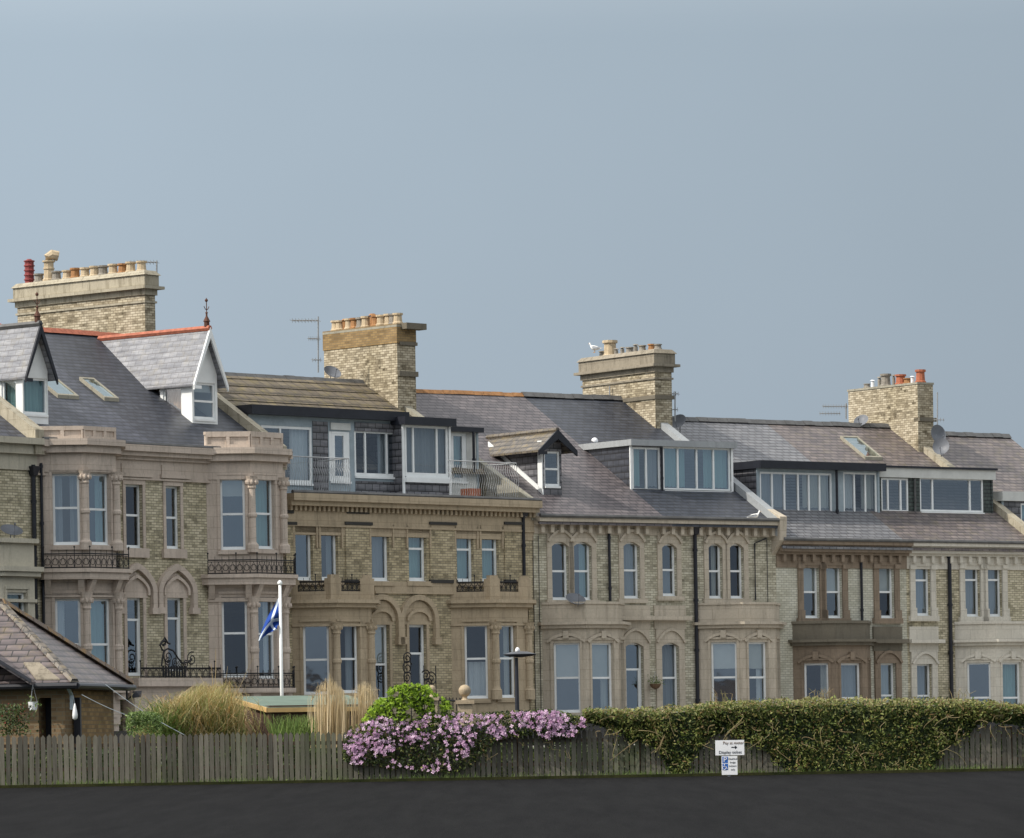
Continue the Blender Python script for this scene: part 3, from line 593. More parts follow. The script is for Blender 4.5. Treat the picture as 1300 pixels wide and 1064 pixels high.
railing([(F.px(160,850)[0],0),(F.px(262,850)[0],0)], zl+.12, Z(230,848), HA2, out=.65, step=.28)
for H, xl, xc, xr, wl, wc, yc, yb1, ytop, z_lo in (
    (HA1, 57, 109, 149, [(67,101,601,692,'sash',dict(fr=.52)), (71,103,760,905,'sash',dict(fr=.6,dress='lW'))], [(113,136,601,692,'sash',dict(dress='rT')), (115,139,760,905,'sash',dict(fr=.6,dress='fT'))], (562,600), (728,735), (541,565), 0),
    (HA2, 265, 321, 361, [(280,311,607,698,'sash',dict(dress='2')), (282,314,758,860,'sash',dict(fr=.55,dress='1'))], [(324,345,607,697,'sash',dict(dress='fT')), (328,347,758,862,'sash',dict(fr=.55,dress='rW'))], (571,607), (735,742), (548,571), 0)):
    b, pts, (FL, FC, FR) = bay(U, H, xl, xc, xr, U.ze+.02, 'pink_stone', wl, wc)
    zc = FL.px(xl+20, yc[0])[1]; zl = FL.px(xl+20, yb1[0])[1]
    zh1 = FL.px(xl+20, yc[1])[1]; zs1 = zh1-2.45
    for z0_, z1_ in ((zs1, zh1+.05), (zl-4.0, zl-.6)):
        for P in pts[1:3]:
            h = z1_-z0_; c = MB(); r = .125; x, y = P[0], P[1]-.06
            c.lathe((x,y,z0_), [(r*1.6,0),(r*1.6,h*.1),(r*1.2,h*.12),(r,h*.14),(r*.98,h*.45),(r*1.3,h*.47),(r*1.3,h*.5),(r,h*.52),(r*.9,h*.83),(r*1.2,h*.85),(r*1.05,h*.87),(r*1.5,h*.97),(r*1.75,h)], 12)
            for j in range(8): c.ball((x+math.cos(j*.785)*r*1.4, y+math.sin(j*.785)*r*1.4, z0_+h*.92), .055, sz=1.6, n=6, m=4)
            c.build('column', 'pink_stone', b)
    bands(b, pts, 'pink_stone', [(.04, U.ze-.95, U.ze-.35), (.22, U.ze-.35, U.ze-.12), (.36, U.ze-.119, U.ze+.08)]); bands(b, pts, 'pink_stone', [(.08, zl-.28, zl-.02), (.40, zl-.2, zl+.02), (.48, zl+.021, zl+.14)], 'balcony_ledge'); bands(b, pts, 'pink_stone', [(.06, zl-.75, zl-.62)], 'string_course')
    for i in range(3):
        G = Facet(None, pts[i], pts[i+1])
        for q in (.12, G.L-.12): m = MB(); m.hexa([G.pt(q-.1,zl-.66,.1),G.pt(q+.1,zl-.66,.1),G.pt(q+.1,zl-.66,0),G.pt(q-.1,zl-.66,0),G.pt(q-.1,zl-.2,.34),G.pt(q+.1,zl-.2,.34),G.pt(q+.1,zl-.2,0),G.pt(q-.1,zl-.2,0)]); m.build('bracket', 'pink_stone', b)
    pz0 = FL.px(xl+20, ytop[1])[1]; pz1 = FL.px(xl+20, ytop[0])[1]; parapet(b, pts, 'pink_stone', U.ze+.08, pz1, out=.02)
    railing(pts, zl+.14, zl+.62, b, out=.40)
    zq = FL.px(xl+40, 872)[1]; bands(b, pts, 'pink_stone', [(.35, zq-.2, zq-.05), (.05, zq-1.2, zq-.2)], 'ledge')
    if H is HA2: railing(pts, zq-.05, zq+.45, b, out=.3)
coping(U, HA2, W-.1, -.1, U.ze, U.L, U.zr, mat='lichen_stone')
gable_dormer(U, HA2, 244, 276, 537, (268,417), (247,487), [(246,272,486,533,'sash',dict(dress='2'))], 'grey_slate', 'white_paint', 'white_paint', side=[(188,205,491,530,'plain',dict(dress='fB',glass='dull_glass')), (207,232,491,540,'plain',dict(dress='fB',glass='dull_glass'))])
gable_dormer(U, HA1, 29, 61, 537, (54,411), (36,478), [(30,59,480,527,'plain',dict(dress='fT'))], 'grey_slate', 'white_paint', 'black_paint', side=[(-22,0,482,520,'plain',dict(dress='fT')), (2,22,482,528,'plain',dict(dress='fT'))], ridgem='gutter_grey')
skylight(U, HA1, [(60,484),(72,484),(88,506),(74,506)]); skylight(U, HA1, [(101,483),(116,484),(150,509),(134,510)])
FS = Facet(U, (W-.35,20), (W-.35,-5)); vb = 20-FS.px(22,390)[0]; vf = 20-FS.px(184,390)[0]; zt = FS.px(110,356)[1]
ch, ab = stack(U, HA2, W-.1, vf, vb, U.zr-2.5, zt, th=.5, cap='moulded', ch_=.42, capmat='lichen_stone')
zz = zt+.12; pots_row(ch, W-.1, vf+.2, vb-.2, zz, [('dark_red_clay',.82,.17,1),('grey_clay',.32,.17),('buff_clay',.85,.19,2),('grey_clay',.34,.17),('buff_clay',.34,.17),('rust_clay',.38,.17),('buff_clay',.36,.17),('buff_clay',.38,.17),('grey_clay',.36,.17),('buff_clay',.38,.17),('rust_clay',.36,.17),('buff_clay',.38,.17),('buff_clay',.38,.17)])
pipe(F, 52, 588, 900, HA1)
# ================================================================== run 0 (mostly outside the picture): right end of one house
U = U0; F = U.F; u0 = -5.5
H0 = house(U, 'terraced_house', u0, 0, 'brick house with green-grey painted bay, cut off by the left edge of the photo')
hx_ = [(-4.9,-4.1,7.3,9.4), (-3.3,-2.5,7.3,9.4)]; shell(U, H0, u0, -.02, 'pale_brick', hx_)
for h in hx_: window(F, h, H0, 'sash'); surround(F, H0, h, 'green_paint')
roof(U, H0, u0, 0, 'blue_slate'); ridge(U, H0, u0, 0, 'gutter_grey'); coping(U, H0, -.1, -.3, U.ze, U.L-2, U.rz(U.L-2), mat='lichen_stone', w=.4)
fband(U, H0, u0, .0, [(U.ze-.2, U.ze, .42), (U.ze-.5, U.ze-.201, .22), (U.ze-1.0, U.ze-.501, .07)], 'green_paint')
zp = F.px(30, 690)[1]; b, pts, fs = bay(U, H0, -60, 3, 45, zp, 'green_paint', [], [(10,31,752,900,'plain',dict(dress='fT'))])
bands(b, pts, 'green_paint', [(.3, zp-.95, zp-.8), (.2, zp-1.1, zp-.95), (.16, zp-.06, zp+.08), (.08, zp-1.9, zp-1.8)])
pipe(F, 42, 590, 800, H0, r=.07, hopper=True)
# ================================================================== run B: sandstone pair with attic boxes and balconies
U = UB; F = U.F; W = U.W; um = F.px(503, 700)[0]
HB1 = house(U, 'terraced_house', 0, um, 'sandstone-trimmed house with brown tiled roof and long iron attic balcony, just behind the flagpole')
HB2 = house(U, 'terraced_house', um, W, 'sandstone-trimmed house with grey-slated attic box, street lamp in front of its bay')
sw = [(375,394,676,737,'plain',dict(dress='lG')), (408,426,676,737,'plain',dict(dress='rG')), (472,491,676,738,'plain',dict(dress='fG')), (519,538,677,738,'top',dict(fr=.68,dress='fT')), (580,598,678,739,'top',dict(fr=.68,dress='fT')), (612,630,678,739,'top',dict(fr=.68,dress='fT'))]
gw = [(472,491,793,890,'sash',dict(fr=.48,dress='4')), (519,538,793,880,'door',dict(fr=.58,dress='lG'))]
for H, a, b_, s_, g_ in ((HB1, 0, um, sw[:3], gw[:1]), (HB2, um, W, sw[3:], gw[1:])):
    hs = [rect(F, *w[:4]) for w in s_]; hg = [rect(F, *w[:4]) for w in g_]
    shell(U, H, a, b_, 'sandy_brick', hs+hg, left=(H is HB1), right=(H is HB2), bays=[(371,466,775)] if H is HB1 else [(573,664,775)])
    for h, w in zip(hs+hg, s_+g_): window(F, h, H, w[4], fw=.085, **w[5])
    for h in hs:
        m = MB(); m.fbox(F, h[0]-.12, h[1]+.2, h[3], h[3]+.42, 0, .03); m.ribbon(F, [(h[0]-.1, h[3]-.5), (h[0]-.1, h[3]+.3), (h[1]+.16, h[3]+.3), (h[1]+.16, h[3]-.5)], .07, 0, .06)
        m.build('window_surround', 'sand_stone', H); m = MB(); m.fbox(F, h[0]-.16, h[1]+.16, h[2]-.16, h[2], 0, .1); m.build('window_sill', 'sand_stone', H)
    for h in hg:
        c = (h[0]+h[1])/2+.02; zs = h[3]+.12; za = Z(495,0) if 0 else F.px(492,758)[1]; hw = (h[1]-h[0])/2+.40; m = MB()
        m.prism(F, arch_path(c, hw-.1, zs, za-.12, 'round')[::-1], -.02, .03); m.ribbon(F, arch_path(c, hw, zs, za, 'round', leg=.55), .18, 0, .15); m.ribbon(F, arch_path(c, hw-.3, zs+.02, za-.45, 'round'), .1, .03, .12)
        m.fbox(F, h[0]-.2, h[1]+.2, h[3], zs+.02, 0, .05)
        for q in (c-hw, c+hw): m.fbox(F, q-.15, q+.15, zs-.8, zs-.55, 0, .2)
        m.fbox(F, h[0]-.11, h[0], h[2]-.3, h[3], 0, .05); m.fbox(F, h[1], h[1]+.11, h[2]-.3, h[3], 0, .05); m.build('door_arch', 'sand_stone', H)
    ze = U.ze; fband(U, H, a, b_, [(ze-.18, ze+.06, .5), (ze-.34, ze-.181, .36), (ze-.50, ze-.341, .08), (ze-.95, ze-.501, .06), (ze-1.02, ze-.951, .09), (ze-1.3, ze-1.021, .03)], 'sand_stone')
    m = MB(); q = a+.1
    while q < b_-.1: m.fbox(F, q, q+.1, ze-.5, ze-.341, 0, .2); q += .21
    m.build('dentil_band', 'sand_stone', H)
    m = MB(); m.tube([F.pt(a,ze+.1,.42), F.pt(b_,ze+.1,.42)], .075, 6); m.build('gutter', 'gutter_grey', H)
    fb = F.px(503, 752)[1]; fband(U, H, F.px(462,0)[0] if H is HB1 else a, b_ if H is HB1 else F.px(576,0)[0], [(fb+.02, fb+.36, .06), (fb-.05, fb+.019, .1)], 'sand_stone', 'string_course')
    # brick piers with black bands between the openings
    for x0, x1 in ((362,374),(438,470),(503,518)) if H is HB1 else ((545,577),(640,662)):
        p0, p1 = F.px(x0,700)[0], F.px(x1,700)[0]; p0 = max(p0, a); p1 = min(p1, b_)
        if p1-p0 < .1: continue
        zt = F.px(x0,664)[1]; zb = F.px(x0,738)[1]
        m = MB(); k = MB(); m.fbox(F, p0, p1, zb+.06, zt-.06, 0, .05); m.build('brick_pier', 'sandy_brick', H); k.fbox(F, p0-.05, p1+.05, zt-.06, zt+.04, 0, .11); k.build('black_band', 'black_stone', H); k = MB(); k.fbox(F, p0-.05, p1+.05, zb-.06, zb+.06, 0, .10); k.build('black_band', 'black_stone', H); k = MB(); k.fbox(F, p0+.05, p1-.08, zt+.32, zt+.44, 0, .1); k.build('black_band', 'black_stone', H)
tilev = 1.8
zt_ = U.ze
roof(U, HB1, 0, um+.3, 'concrete_tile', v0=tilev+.3); roof(U, HB2, um+.3, W, 'concrete_tile', v0=tilev+.3)
ridge(U, HB1, 0, um, 'gutter_grey'); ridge(U, HB2, um, W, 'gutter_grey')
m = MB()   # courses of big tiles lie as steps on the slope
for i in range(9):
    va = 3.6+i*.54; vb_ = min(va+.57, U.L)
    if va > U.L-.1: break
    q = [(0.1,va,U.rz(va)+.03),(W-.5,va,U.rz(va)+.03),(W-.5,vb_,U.rz(vb_)+.03),(0.1,vb_,U.rz(vb_)+.03)]
    m.hexa(q + [(0.1,va,U.rz(va)+.09),(W-.5,va,U.rz(va)+.09),(W-.5,vb_,U.rz(vb_)+.05),(0.1,vb_,U.rz(vb_)+.05)])
m.build('tile_courses', 'concrete_tile', HB1)
m = MB(); m.box(0, W, -.1, 2.2, U.ze-.1, U.ze+.06); m.build('roof_terrace', 'lead_sheet', HB1)
d, FD, dd = box_dormer(U, HB1, 1.8, 317, 510, 530, 631, [(332,396,541,614,'plain',dict(mull=(.38,),dress='rW',fw=.09)), (418,444,548,612,'door',dict(fr=.98,dress='lG',fw=.14)), (450,504,547,606,'plain',dict(mull=(.26,.76),dress='rG',fw=.09))], fh=.3, over=.3, trim='grey_paint', front='grey_paint')
m = MB(); s_ = FD.px(397,570)[0]; e_ = FD.px(416,570)[0]; m.fbox(FD, s_, e_, dd[2], dd[3]-.15, 0, .03); s_ = FD.px(450,540)[0]; e_ = FD.px(506,540)[0]; m.fbox(FD, s_, e_, dd[3]-.42, dd[3]-.12, 0, .04); m.fbox(FD, s_, e_, dd[2], FD.px(470,611)[1], 0, .03); m.build('slate_hanging', 'hung_slate', d)
m = MB(); s_ = FD.px(419,545)[0]; e_ = FD.px(444,545)[0]; m.fbox(FD, s_, e_, FD.px(430,546)[1], FD.px(430,537)[1], 0, .05); m.build('white_board', 'pale_render', d)
d, FD, dd = box_dormer(U, HB2, 1.3, 512, 571, 540, 631, [(514,569,540,606,'plain',dict(mull=(.2,.74),dress='fG',fw=.1))], fh=.26, over=.25, trim='white_paint')
m = MB(); m.fbox(FD, dd[0]+.03, dd[1]-.03, FD.px(540,613)[1], FD.px(540,607)[1], 0, .12); m.build('window_board', 'white_paint', d)
d, FD, dd = box_dormer(U, HB2, 2.3, 569, 606, 548, 631, [(571,592,550,612,'door',dict(fr=.97,dress='fT',fw=.1))], fh=.15, over=.25, front='pale_render', cheek='hung_slate')
rl = MB(); s_ = FD.px(601,580)[0]
pipe(FD, 601, 548, 600, HB2, o=.25)
z0 = U.ze+.1; r0 = F.px(355,625)[0]; r1 = F.px(447,625)[0]
o = railing([(r0,.15),(r1,.15),(r1,1.7)], z0, F.px(400,580)[1], HB1, out=.0, name='balcony_railing', mat='silver_rail', style='wavy')
r0 = F.px(573,625)[0]; r1 = F.px(660,628)[0]
o = railing([(r0,.15),(r1,.15),(r1,1.7)], z0, F.px(615,586)[1], HB2, out=.0, name='balcony_railing', mat='silver_rail', style='wavy')
# clutter on the terrace
m = MB(); q = F.px(612,625)[0]; m.box(q, q+.5, .6, 1.1, U.ze+.06, U.ze+.5); m.build('terrace_planter', 'red_clay', HB2)
coping(U, HB2, W, -.1, U.ze-.1, U.L, U.zr-.05, mat='grey_stone', w=.3, h=.2)
FS = Facet(U, (W-.45,20), (W-.45,-5)); vb = 20-FS.px(411,440)[0]; vf = 20-FS.px(504,440)[0]; zt = FS.px(460,419)[1]
ch, ab = stack(U, HB2, W, vf, vb, U.rz(vf)-.8, zt, th=.9, cap='plain')
m = MB(); zc = FS.px(460,440)[1]; m.box(ab[0]-.025, ab[1]+.025, vf-.025, vb+.025, zc, zt+.1); m.build('rebuilt_courses', 'rust_brick', ch)
m = MB(); z2 = FS.px(504,473)[1]; m.box(ab[0]+.03, ab[1]+.07, vf-.07, vf+.3, z2-.12, z2+.06); m.box(ab[0]+.1, ab[1]+.06, vf-.06, vf+.2, z2+1.0, z2+1.12)
m.build('string_course', 'sooty_stone', ch); m = MB(); m.box(ab[0]+.2, ab[1]+.28, vf-.32, vf+.1, zc+.5, zc+.72); m.build('stone_corbel', 'sooty_stone', ch)
pots_row(ch, W-.12, vf+.1, vb-.1, zt+.1, [('buff_clay',.40,.17),('buff_clay',.38,.17),('rust_clay',.42,.15,3),('buff_clay',.4,.17),('rust_clay',.4,.17),('grey_clay',.4,.17),('buff_clay',.42,.17),('rust_clay',.5,.17,3),('rust_clay',.42,.17),('buff_clay',.4,.18),('buff_clay',.42,.18),('grey_clay',.4,.17),('buff_clay',.4,.17)])
for H, xl, xc, xr, wl, wc in ((HB1, 371, 426, 470, [(385,418,793,882,'sash',dict(fr=.5))], [(430,453,793,880,'sash',dict(fr=.5,dress='rG'))]),
                              (HB2, 573, 628, 670, [(590,619,793,887,'sash',dict(fr=.54,dress='hW'))], [(632,652,793,886,'sash',dict(fr=.54,dress='lWr'))])):
    G = F; zt = F.px(xc, 768)[1]; zh = F.px(xc,796)[1]; zs = F.px(xc,885)[1]
    b, pts, (FL, FC, FR) = bay(U, H, xl, xc, xr, zt, 'sand_stone', wl, wc, colz=[(zs-.1, zh+.12)])
    bands(b, pts, 'sand_stone', [(.18, zt-.12, zt+.02), (.3, zt+.021, zt+.14), (.06, zt-.75, zt-.68)])
    m = MB(); band(m, pts, -.02, zt+.14, zt+.42)
    for i in range(3):
        G = Facet(None, pts[i], pts[i+1])
        for q in (0, G.L): m.fbox(G, q-.2, q+.2, zt+.14, zt+.86, -.3, .02); m.fbox(G, q-.14, q+.14, zt+.86, zt+.98, -.22, -.03)
    m.build('parapet', 'sand_stone', b)
    railing(pts, zt+.42, zt+.78, b, out=-.12, step=.2)
pipe(F, 664, 645, 905, HB2, r=.06, hopper=True); pipe(F, 668, 800, 905, HB2, r=.06, o=.12)
# ================================================================== run C: pale brick pair with arched sashes
U = UC; F = U.F; W = U.W; um = F.px(831, 700)[0]
HC1 = house(U, 'terraced_house', 0, um, 'buff-trimmed brick house with purple slates and small black-gabled dormer')
HC2 = house(U, 'terraced_house', um, W, 'buff-trimmed brick house with slate-sided box dormer of seven panes, left of the brown stone house')
sw = [(700,719,688,762,'sash',dict(dress='lG')), (728,748,688,762,'sash',dict(dress='rT')), (791,809,688,760,'sash',dict(dress='fG')), (840,856,690,757,'sash',dict(dress='hG')), (899,914,690,760,'sash',dict()), (926,941,690,760,'sash',dict(dress='lG'))]
gw = [(794,814,816,905,'door',dict(fr=.62,dress='lT')), (840,859,816,905,'sash',dict(dress='fG'))]
for H, a, b_, s_, g_ in ((HC1, 0, um, sw[:3], gw[:1]), (HC2, um, W, sw[3:], gw[1:])):
    hs = [rect(F, *w[:4]) for w in s_]; hg = [rect(F, *w[:4]) for w in g_]
    shell(U, H, a, b_, 'cream_brick', hs+hg, left=(H is HC1), right=True, bays=[(688,780,800)] if H is HC1 else [(884,972,800)])
    for h, w in zip(hs+hg, s_+g_): window(F, h, H, w[4], **w[5])
    for h in hs: surround(F, H, h, 'buff_stone', w=.2, head=.42, sill=.16, seg=.16, hood=True)
    for h in hg:
        surround(F, H, h, 'buff_stone', w=.26, head=.5, sill=0, seg=.14, hood=True); m = MB()
        z1 = F.px(830,787)[1]; c0, c1 = h[0]-.32, h[1]+.32
        m.fbox(F, c0, c1, h[3]+.5, z1-.02, 0, .05); m.fbox(F, c0-.1, c1+.1, z1-.02, z1+.12, 0, .3); m.fbox(F, c0, c1, z1+.12, z1+.52, 0, .06); m.build('entablature', 'buff_stone', H)
    ze = U.ze; fband(U, H, a, b_, [(ze-.2, ze-.02, .42), (ze-.3, ze-.201, .3), (ze-.62, ze-.301, .05)], 'buff_stone')
    m = MB(); q = a+.2
    while q < b_-.15: m.fbox(F, q, q+.14, ze-.58, ze-.301, .05, .24); q += .42
    m.build('eaves_bracket', 'buff_stone', H)
    m = MB(); m.tube([F.pt(a,ze+.0,.44), F.pt(b_,ze+.0,.44)], .075, 6); m.build('gutter', 'gutter_grey', H)
# the purple / blue slate boundary runs up the slope
ub = F.px(845, 650)[0]
roof(U, HC1, 0, ub, 'purple_slate', v0=-.38); roof(U, HC2, ub, W, 'dark_slate', v0=-.38)
ridge(U, HC1, 0, ub, 'rust_clay', r=.1); ridge(U, HC2, ub, W, 'gutter_grey', r=.14)
gable_dormer(U, HC1, 690, 713, 628, (704,546), (685,571), [(691,710,573,618,'sash',dict())], 'brown_slate', 'hung_slate', 'black_paint', ridgem='brown_slate', finial=False, ov=.35, flash='white_paint')
v = 2.0
d, FD, dd = box_dormer(U, HC2, v, 801, 929, 567, 625, [(803,838,568,624,'plain',dict(mull=(.5,),dress='lTrG')), (842,927,568,624,'plain',dict(mull=(.22,.5,.75),dress='lTrT'))], fascia='lead_sheet', fh=.2, over=.2, trim='white_paint', cheek='dark_slate')
pipe(FD, 840, 568, 623, HC2, o=.06, r=.04)
m = MB(); m.ball(U.roofpt(755,560,0,U.ze,U.tp), .13, n=10, m=8); m.build('vent_ball', 'white_plastic', HC2, smooth=True)
coping(U, HC2, W-.05, -.35, U.ze-.1, U.L, U.zr, mat='lead_sheet', w=.34, h=.2)
m = MB(); m.hexa([(W-.2,-.46,U.ze-.75),(W+.12,-.46,U.ze-.75),(W+.12,0,U.ze-1.25),(W-.2,0,U.ze-1.25),(W-.2,-.52,U.ze+.12),(W+.12,-.52,U.ze+.12),(W+.12,.4,U.ze+.5),(W-.2,.4,U.ze+.5)]); m.build('kneeler_stone', 'buff_stone', HC2)
FS = Facet(U, (W-.5,20), (W-.5,-5)); vb = 20-FS.px(738,480)[0]; vf = 20-FS.px(830,480)[0]; zt = FS.px(780,454)[1]
ch, ab = stack(U, HC2, W-.05, vf, vb, U.rz(vf)-.8, zt, th=.8, cap='moulded', ch_=.44, capmat='cap_stone')
m = MB(); z2 = FS.px(830,503)[1]; m.box(ab[0]-.05, ab[1]+.06, vf-.06, vb+.05, z2-.1, z2+.05); m.build('string_course', 'sooty_stone', ch)
pots_row(ch, W-.05, vf+.1, vb-.1, zt+.12, [None,('grey_clay',.25,.15),('buff_clay',.62,.26),('grey_clay',.28,.13,3),('grey_clay',.3,.13,3),('grey_clay',.26,.15),('grey_clay',.34,.14,3),('grey_clay',.26,.14),('rust_clay',.28,.14),('grey_clay',.24,.14)])
for H, xl, xc, xr, wl, wc in ((HC1, 688, 743, 785, [(703,737,816,905,'sash',dict(fr=.5,dress='4'))], [(752,776,816,905,'sash',dict(fr=.5,dress='4r'))]),
                              (HC2, 884, 943, 984, [(903,936,815,905,'sash',dict(fr=.5,dress='3'))], [(951,972,815,905,'sash',dict(fr=.5,dress='3rW'))])):
    zt = F.px(xc, 794)[1]; zh = F.px(xc,820)[1]; zs = F.px(xc,905)[1]
    b, pts, (FL, FC, FR) = bay(U, H, xl, xc, xr, zt, 'buff_stone', wl, wc)
    bands(b, pts, 'buff_stone', [(.14, zt-.12, zt+.0), (.26, zt+.001, zt+.1)])
    m = MB(); band(m, pts, 0, zt+.1, zt+.72); band(m, pts, .05, zt+.72, zt+.8); m.build('parapet', 'buff_stone', b)
    m = MB()
    for G, h in ((FL, rect(FL, *wl[0][:4])), (FC, rect(FC, *wc[0][:4]))):
        m.ribbon(G, arch_path((h[0]+h[1])/2, (h[1]-h[0])/2+.2, h[3]+.04, h[3]+.3, 'seg'), .1, 0, .09)
        c = (h[0]+h[1])/2; m.fbox(G, c-.1, c+.1, h[3]+.15, h[3]+.42, 0, .12)
    m.build('hood_moulding', 'buff_stone', b)
pipe(F, 773, 664, 763, HC1); pipe(F, 882, 666, 905, HC2, r=.07, hopper=True)
m = MB()   # thin cables clipped to the brickwork
for x in (677, 684, 974): s_ = F.px(x,750)[0]; m.tube([F.pt(s_,ZG,.03), F.pt(s_,U.ze-.7,.03)], .014, 4)
m.build('wall_cable', 'pipe_black', HC1)
m = MB(); s_ = F.px(958,750)[0]; e_ = F.px(972,680)[0]; m.tube([F.pt(e_,U.ze-.65,.05), F.pt(s_,F.px(958,690)[1],.05), F.pt(s_,F.px(958,762)[1],.05)], .03, 5); m.build('wall_cable', 'pipe_black', HC2)
# ================================================================== run D: brown stone house and cream painted house
U = UD; F = U.F; W = U.W; um = F.px(1150, 700)[0]
HD1 = house(U, 'terraced_house', 0, um, 'white brick house with dark brown stone window surrounds and bay')
HD2 = house(U, 'terraced_house', um, W, 'brick house with cream painted stone bay and green slate-hung box dormer')
sw = [(1019,1037,718,785,'sash',dict(dress='4')), (1048,1066,718,785,'sash',dict(dress='4')), (1115,1132,718,785,'sash',dict(dress='4')), (1161,1178,719,782,'top',dict(fr=.72,dress='fG')), (1224,1241,718,783,'top',dict(fr=.72,dress='fG')), (1253,1269,718,783,'top',dict(fr=.72,dress='fG'))]
gw = [(1117,1134,842,905,'sash',dict(fr=.35,dress='fC')), (1163,1180,843,905,'sash',dict(fr=.35,dress='fG'))]
for H, a, b_, s_, g_, mat, br in ((HD1, 0, um, sw[:3], gw[:1], 'brown_stone', 'white_brick'), (HD2, um, W, sw[3:], gw[1:], 'cream_paint', 'pale_brick')):
    hs = [rect(F, *w[:4]) for w in s_]; hg = [rect(F, *w[:4]) for w in g_]
    shell(U, H, a, b_, br, hs+hg, left=(H is HD1), right=True, bays=[(1006,1096,822)] if H is HD1 else [(1212,1298,822)])
    for h, w in zip(hs+hg, s_+g_): window(F, h, H, w[4], **w[5])
    for h in hs:
        surround(F, H, h, mat, w=.24, head=.30, sill=.2, o=.07); m = MB()
        for q in (h[0]-.13, h[1]+.13): m.fbox(F, q-.15, q+.15, h[3]-.12, h[3]+.04, .07, .13); m.fbox(F, q-.15, q+.15, h[2], h[2]+.3, .07, .12)
        m.build('pilaster', mat, H)
    for h in hg:
        surround(F, H, h, mat, w=.26, head=.45, sill=0, o=.07, hood=True); m = MB(); z1 = F.px(1150,816)[1]; c0, c1 = h[0]-.32, h[1]+.32
        m.fbox(F, c0, c1, h[3]+.45, z1-.02, 0, .05); m.fbox(F, c0-.12, c1+.12, z1-.02, z1+.12, 0, .32); m.fbox(F, c0, c1, z1+.12, z1+.6, 0, .07); m.build('entablature', mat if H is HD2 else 'sooty_stone', H)
    ze = U.ze; fband(U, H, a, b_, [(ze-.16, ze-.02, .45), (ze-.42, ze-.161, .34), (ze-.52, ze-.421, .2), (ze-1.0, ze-.521, .05)], mat)
    m = MB(); q = a+.2
    while q < b_-.15: m.fbox(F, q, q+.14, ze-.78, ze-.521, .05, .2); q += .46
    m.build('eaves_bracket', mat, H)
    m = MB(); m.tube([F.pt(a,ze+.02,.46), F.pt(b_,ze+.02,.46)], .07, 6); m.build('gutter', 'gutter_grey', H)
roof(U, HD1, 0, um, 'lower_slate', v0=-.4); roof(U, HD2, um, W, 'mottled_slate', v0=-.4); ridge(U, HD1, 0, um, 'gutter_grey'); ridge(U, HD2, um, W, 'gutter_grey')
d, FD, dd = box_dormer(U, HD1, 2.0, 962, 1115, 596, 661, [(965,1056,600,659,'plain',dict(mull=(.17,.34,.53,.68,.83),dress='lGr')), (1071,1113,600,658,'plain',dict(mull=(.33,.66),dress='lWr'))], front='grey_paint', fh=.26, over=.35)
pipe(FD, 1062, 597, 664, HD1, o=.15, r=.05)
d, FD, dd = box_dormer(U, HD2, 2.1, 1117, 1259, 607, 654, [(1119,1153,607,651,'plain',dict(mull=(.25,.72),dress='')), (1168,1248,607,651,'plain',dict(mull=(.2,.79),dress=''))], front='green_slate', cheek='green_slate', fascia='pale_render', fh=.36, over=.12, trim='green_slate')
m = MB(); m.fbox(FD, dd[0]-.16, dd[1]+.16, dd[3]+.34, dd[3]+.42, -2, .2); m.build('roof_edge', 'black_paint', d); pipe(FD, 1161, 598, 650, HD2, o=.04, r=.045, mat='gutter_grey')
skylight(U, HD2, [(1073,558),(1088,557),(1113,583),(1100,585)])
coping(U, HD2, W, -.35, U.ze-.1, U.L, U.zr, mat='lichen_stone', w=.34, h=.22)
FS = Facet(U, (W-.4,20), (W-.4,-5)); vb = 20-FS.px(1077,510)[0]; vf = 20-FS.px(1165,510)[0]; zt = FS.px(1120,492)[1]
ch, ab = stack(U, HD2, W, vf, vb, U.rz(vf)-.8, zt, th=.8)
m = MB(); z2 = FS.px(1165,530)[1]; m.box(ab[0]-.0, ab[1]+.1, vf-.1, vf+.25, z2-.15, z2); m.build('string_course', 'sooty_stone', ch)
pots_row(ch, W, vf+.1, vb-.1, zt+.06, [None,('grey_clay',.2,.13),('white_plastic',.32,.12,3),('grey_clay',.42,.13,3),('grey_clay',.5,.2),('grey_clay',.45,.1,3),('red_clay',.42,.2),('rust_clay',.25,.15),('white_plastic',.3,.12,3),('red_clay',.52,.19)])
for H, xl, xc, xr, wl, wc, mat, pm in ((HD1, 1006, 1060, 1100, [(1021,1052,842,892,'sash',dict(fr=-.02))], [(1068,1091,842,905,'sash',dict(fr=.3,dress='fG'))], 'brown_stone', 'sooty_stone'),
                              (HD2, 1212, 1264, 1306, [(1228,1258,841,905,'sash',dict(fr=.3,dress='1'))], [(1273,1294,841,905,'sash',dict(fr=.3,dress='fT'))], 'cream_paint', 'cream_paint')):
    zt = F.px(xc, 816)[1]
    b, pts, (FL, FC, FR) = bay(U, H, xl, xc, xr, zt, mat, wl, wc)
    bands(b, pts, pm, [(.16, zt-.12, zt+.0), (.3, zt+.001, zt+.1)])
    m = MB(); band(m, pts, 0, zt+.1, zt+.68); band(m, pts, .06, zt+.68, zt+.78); m.build('parapet', pm, b)
    m = MB()
    for G, h in ((FL, rect(FL, *wl[0][:4])), (FC, rect(FC, *wc[0][:4]))):
        m.ribbon(G, arch_path((h[0]+h[1])/2, (h[1]-h[0])/2+.2, h[3]+.04, h[3]+.28, 'seg'), .1, 0, .09); c = (h[0]+h[1])/2; m.fbox(G, c-.11, c+.11, h[3]+.12, h[3]+.42, 0, .13)
    m.build('hood_moulding', mat, b)
pipe(F, 1093, 697, 790, HD1); pipe(F, 1205, 697, 905, HD2, r=.075)
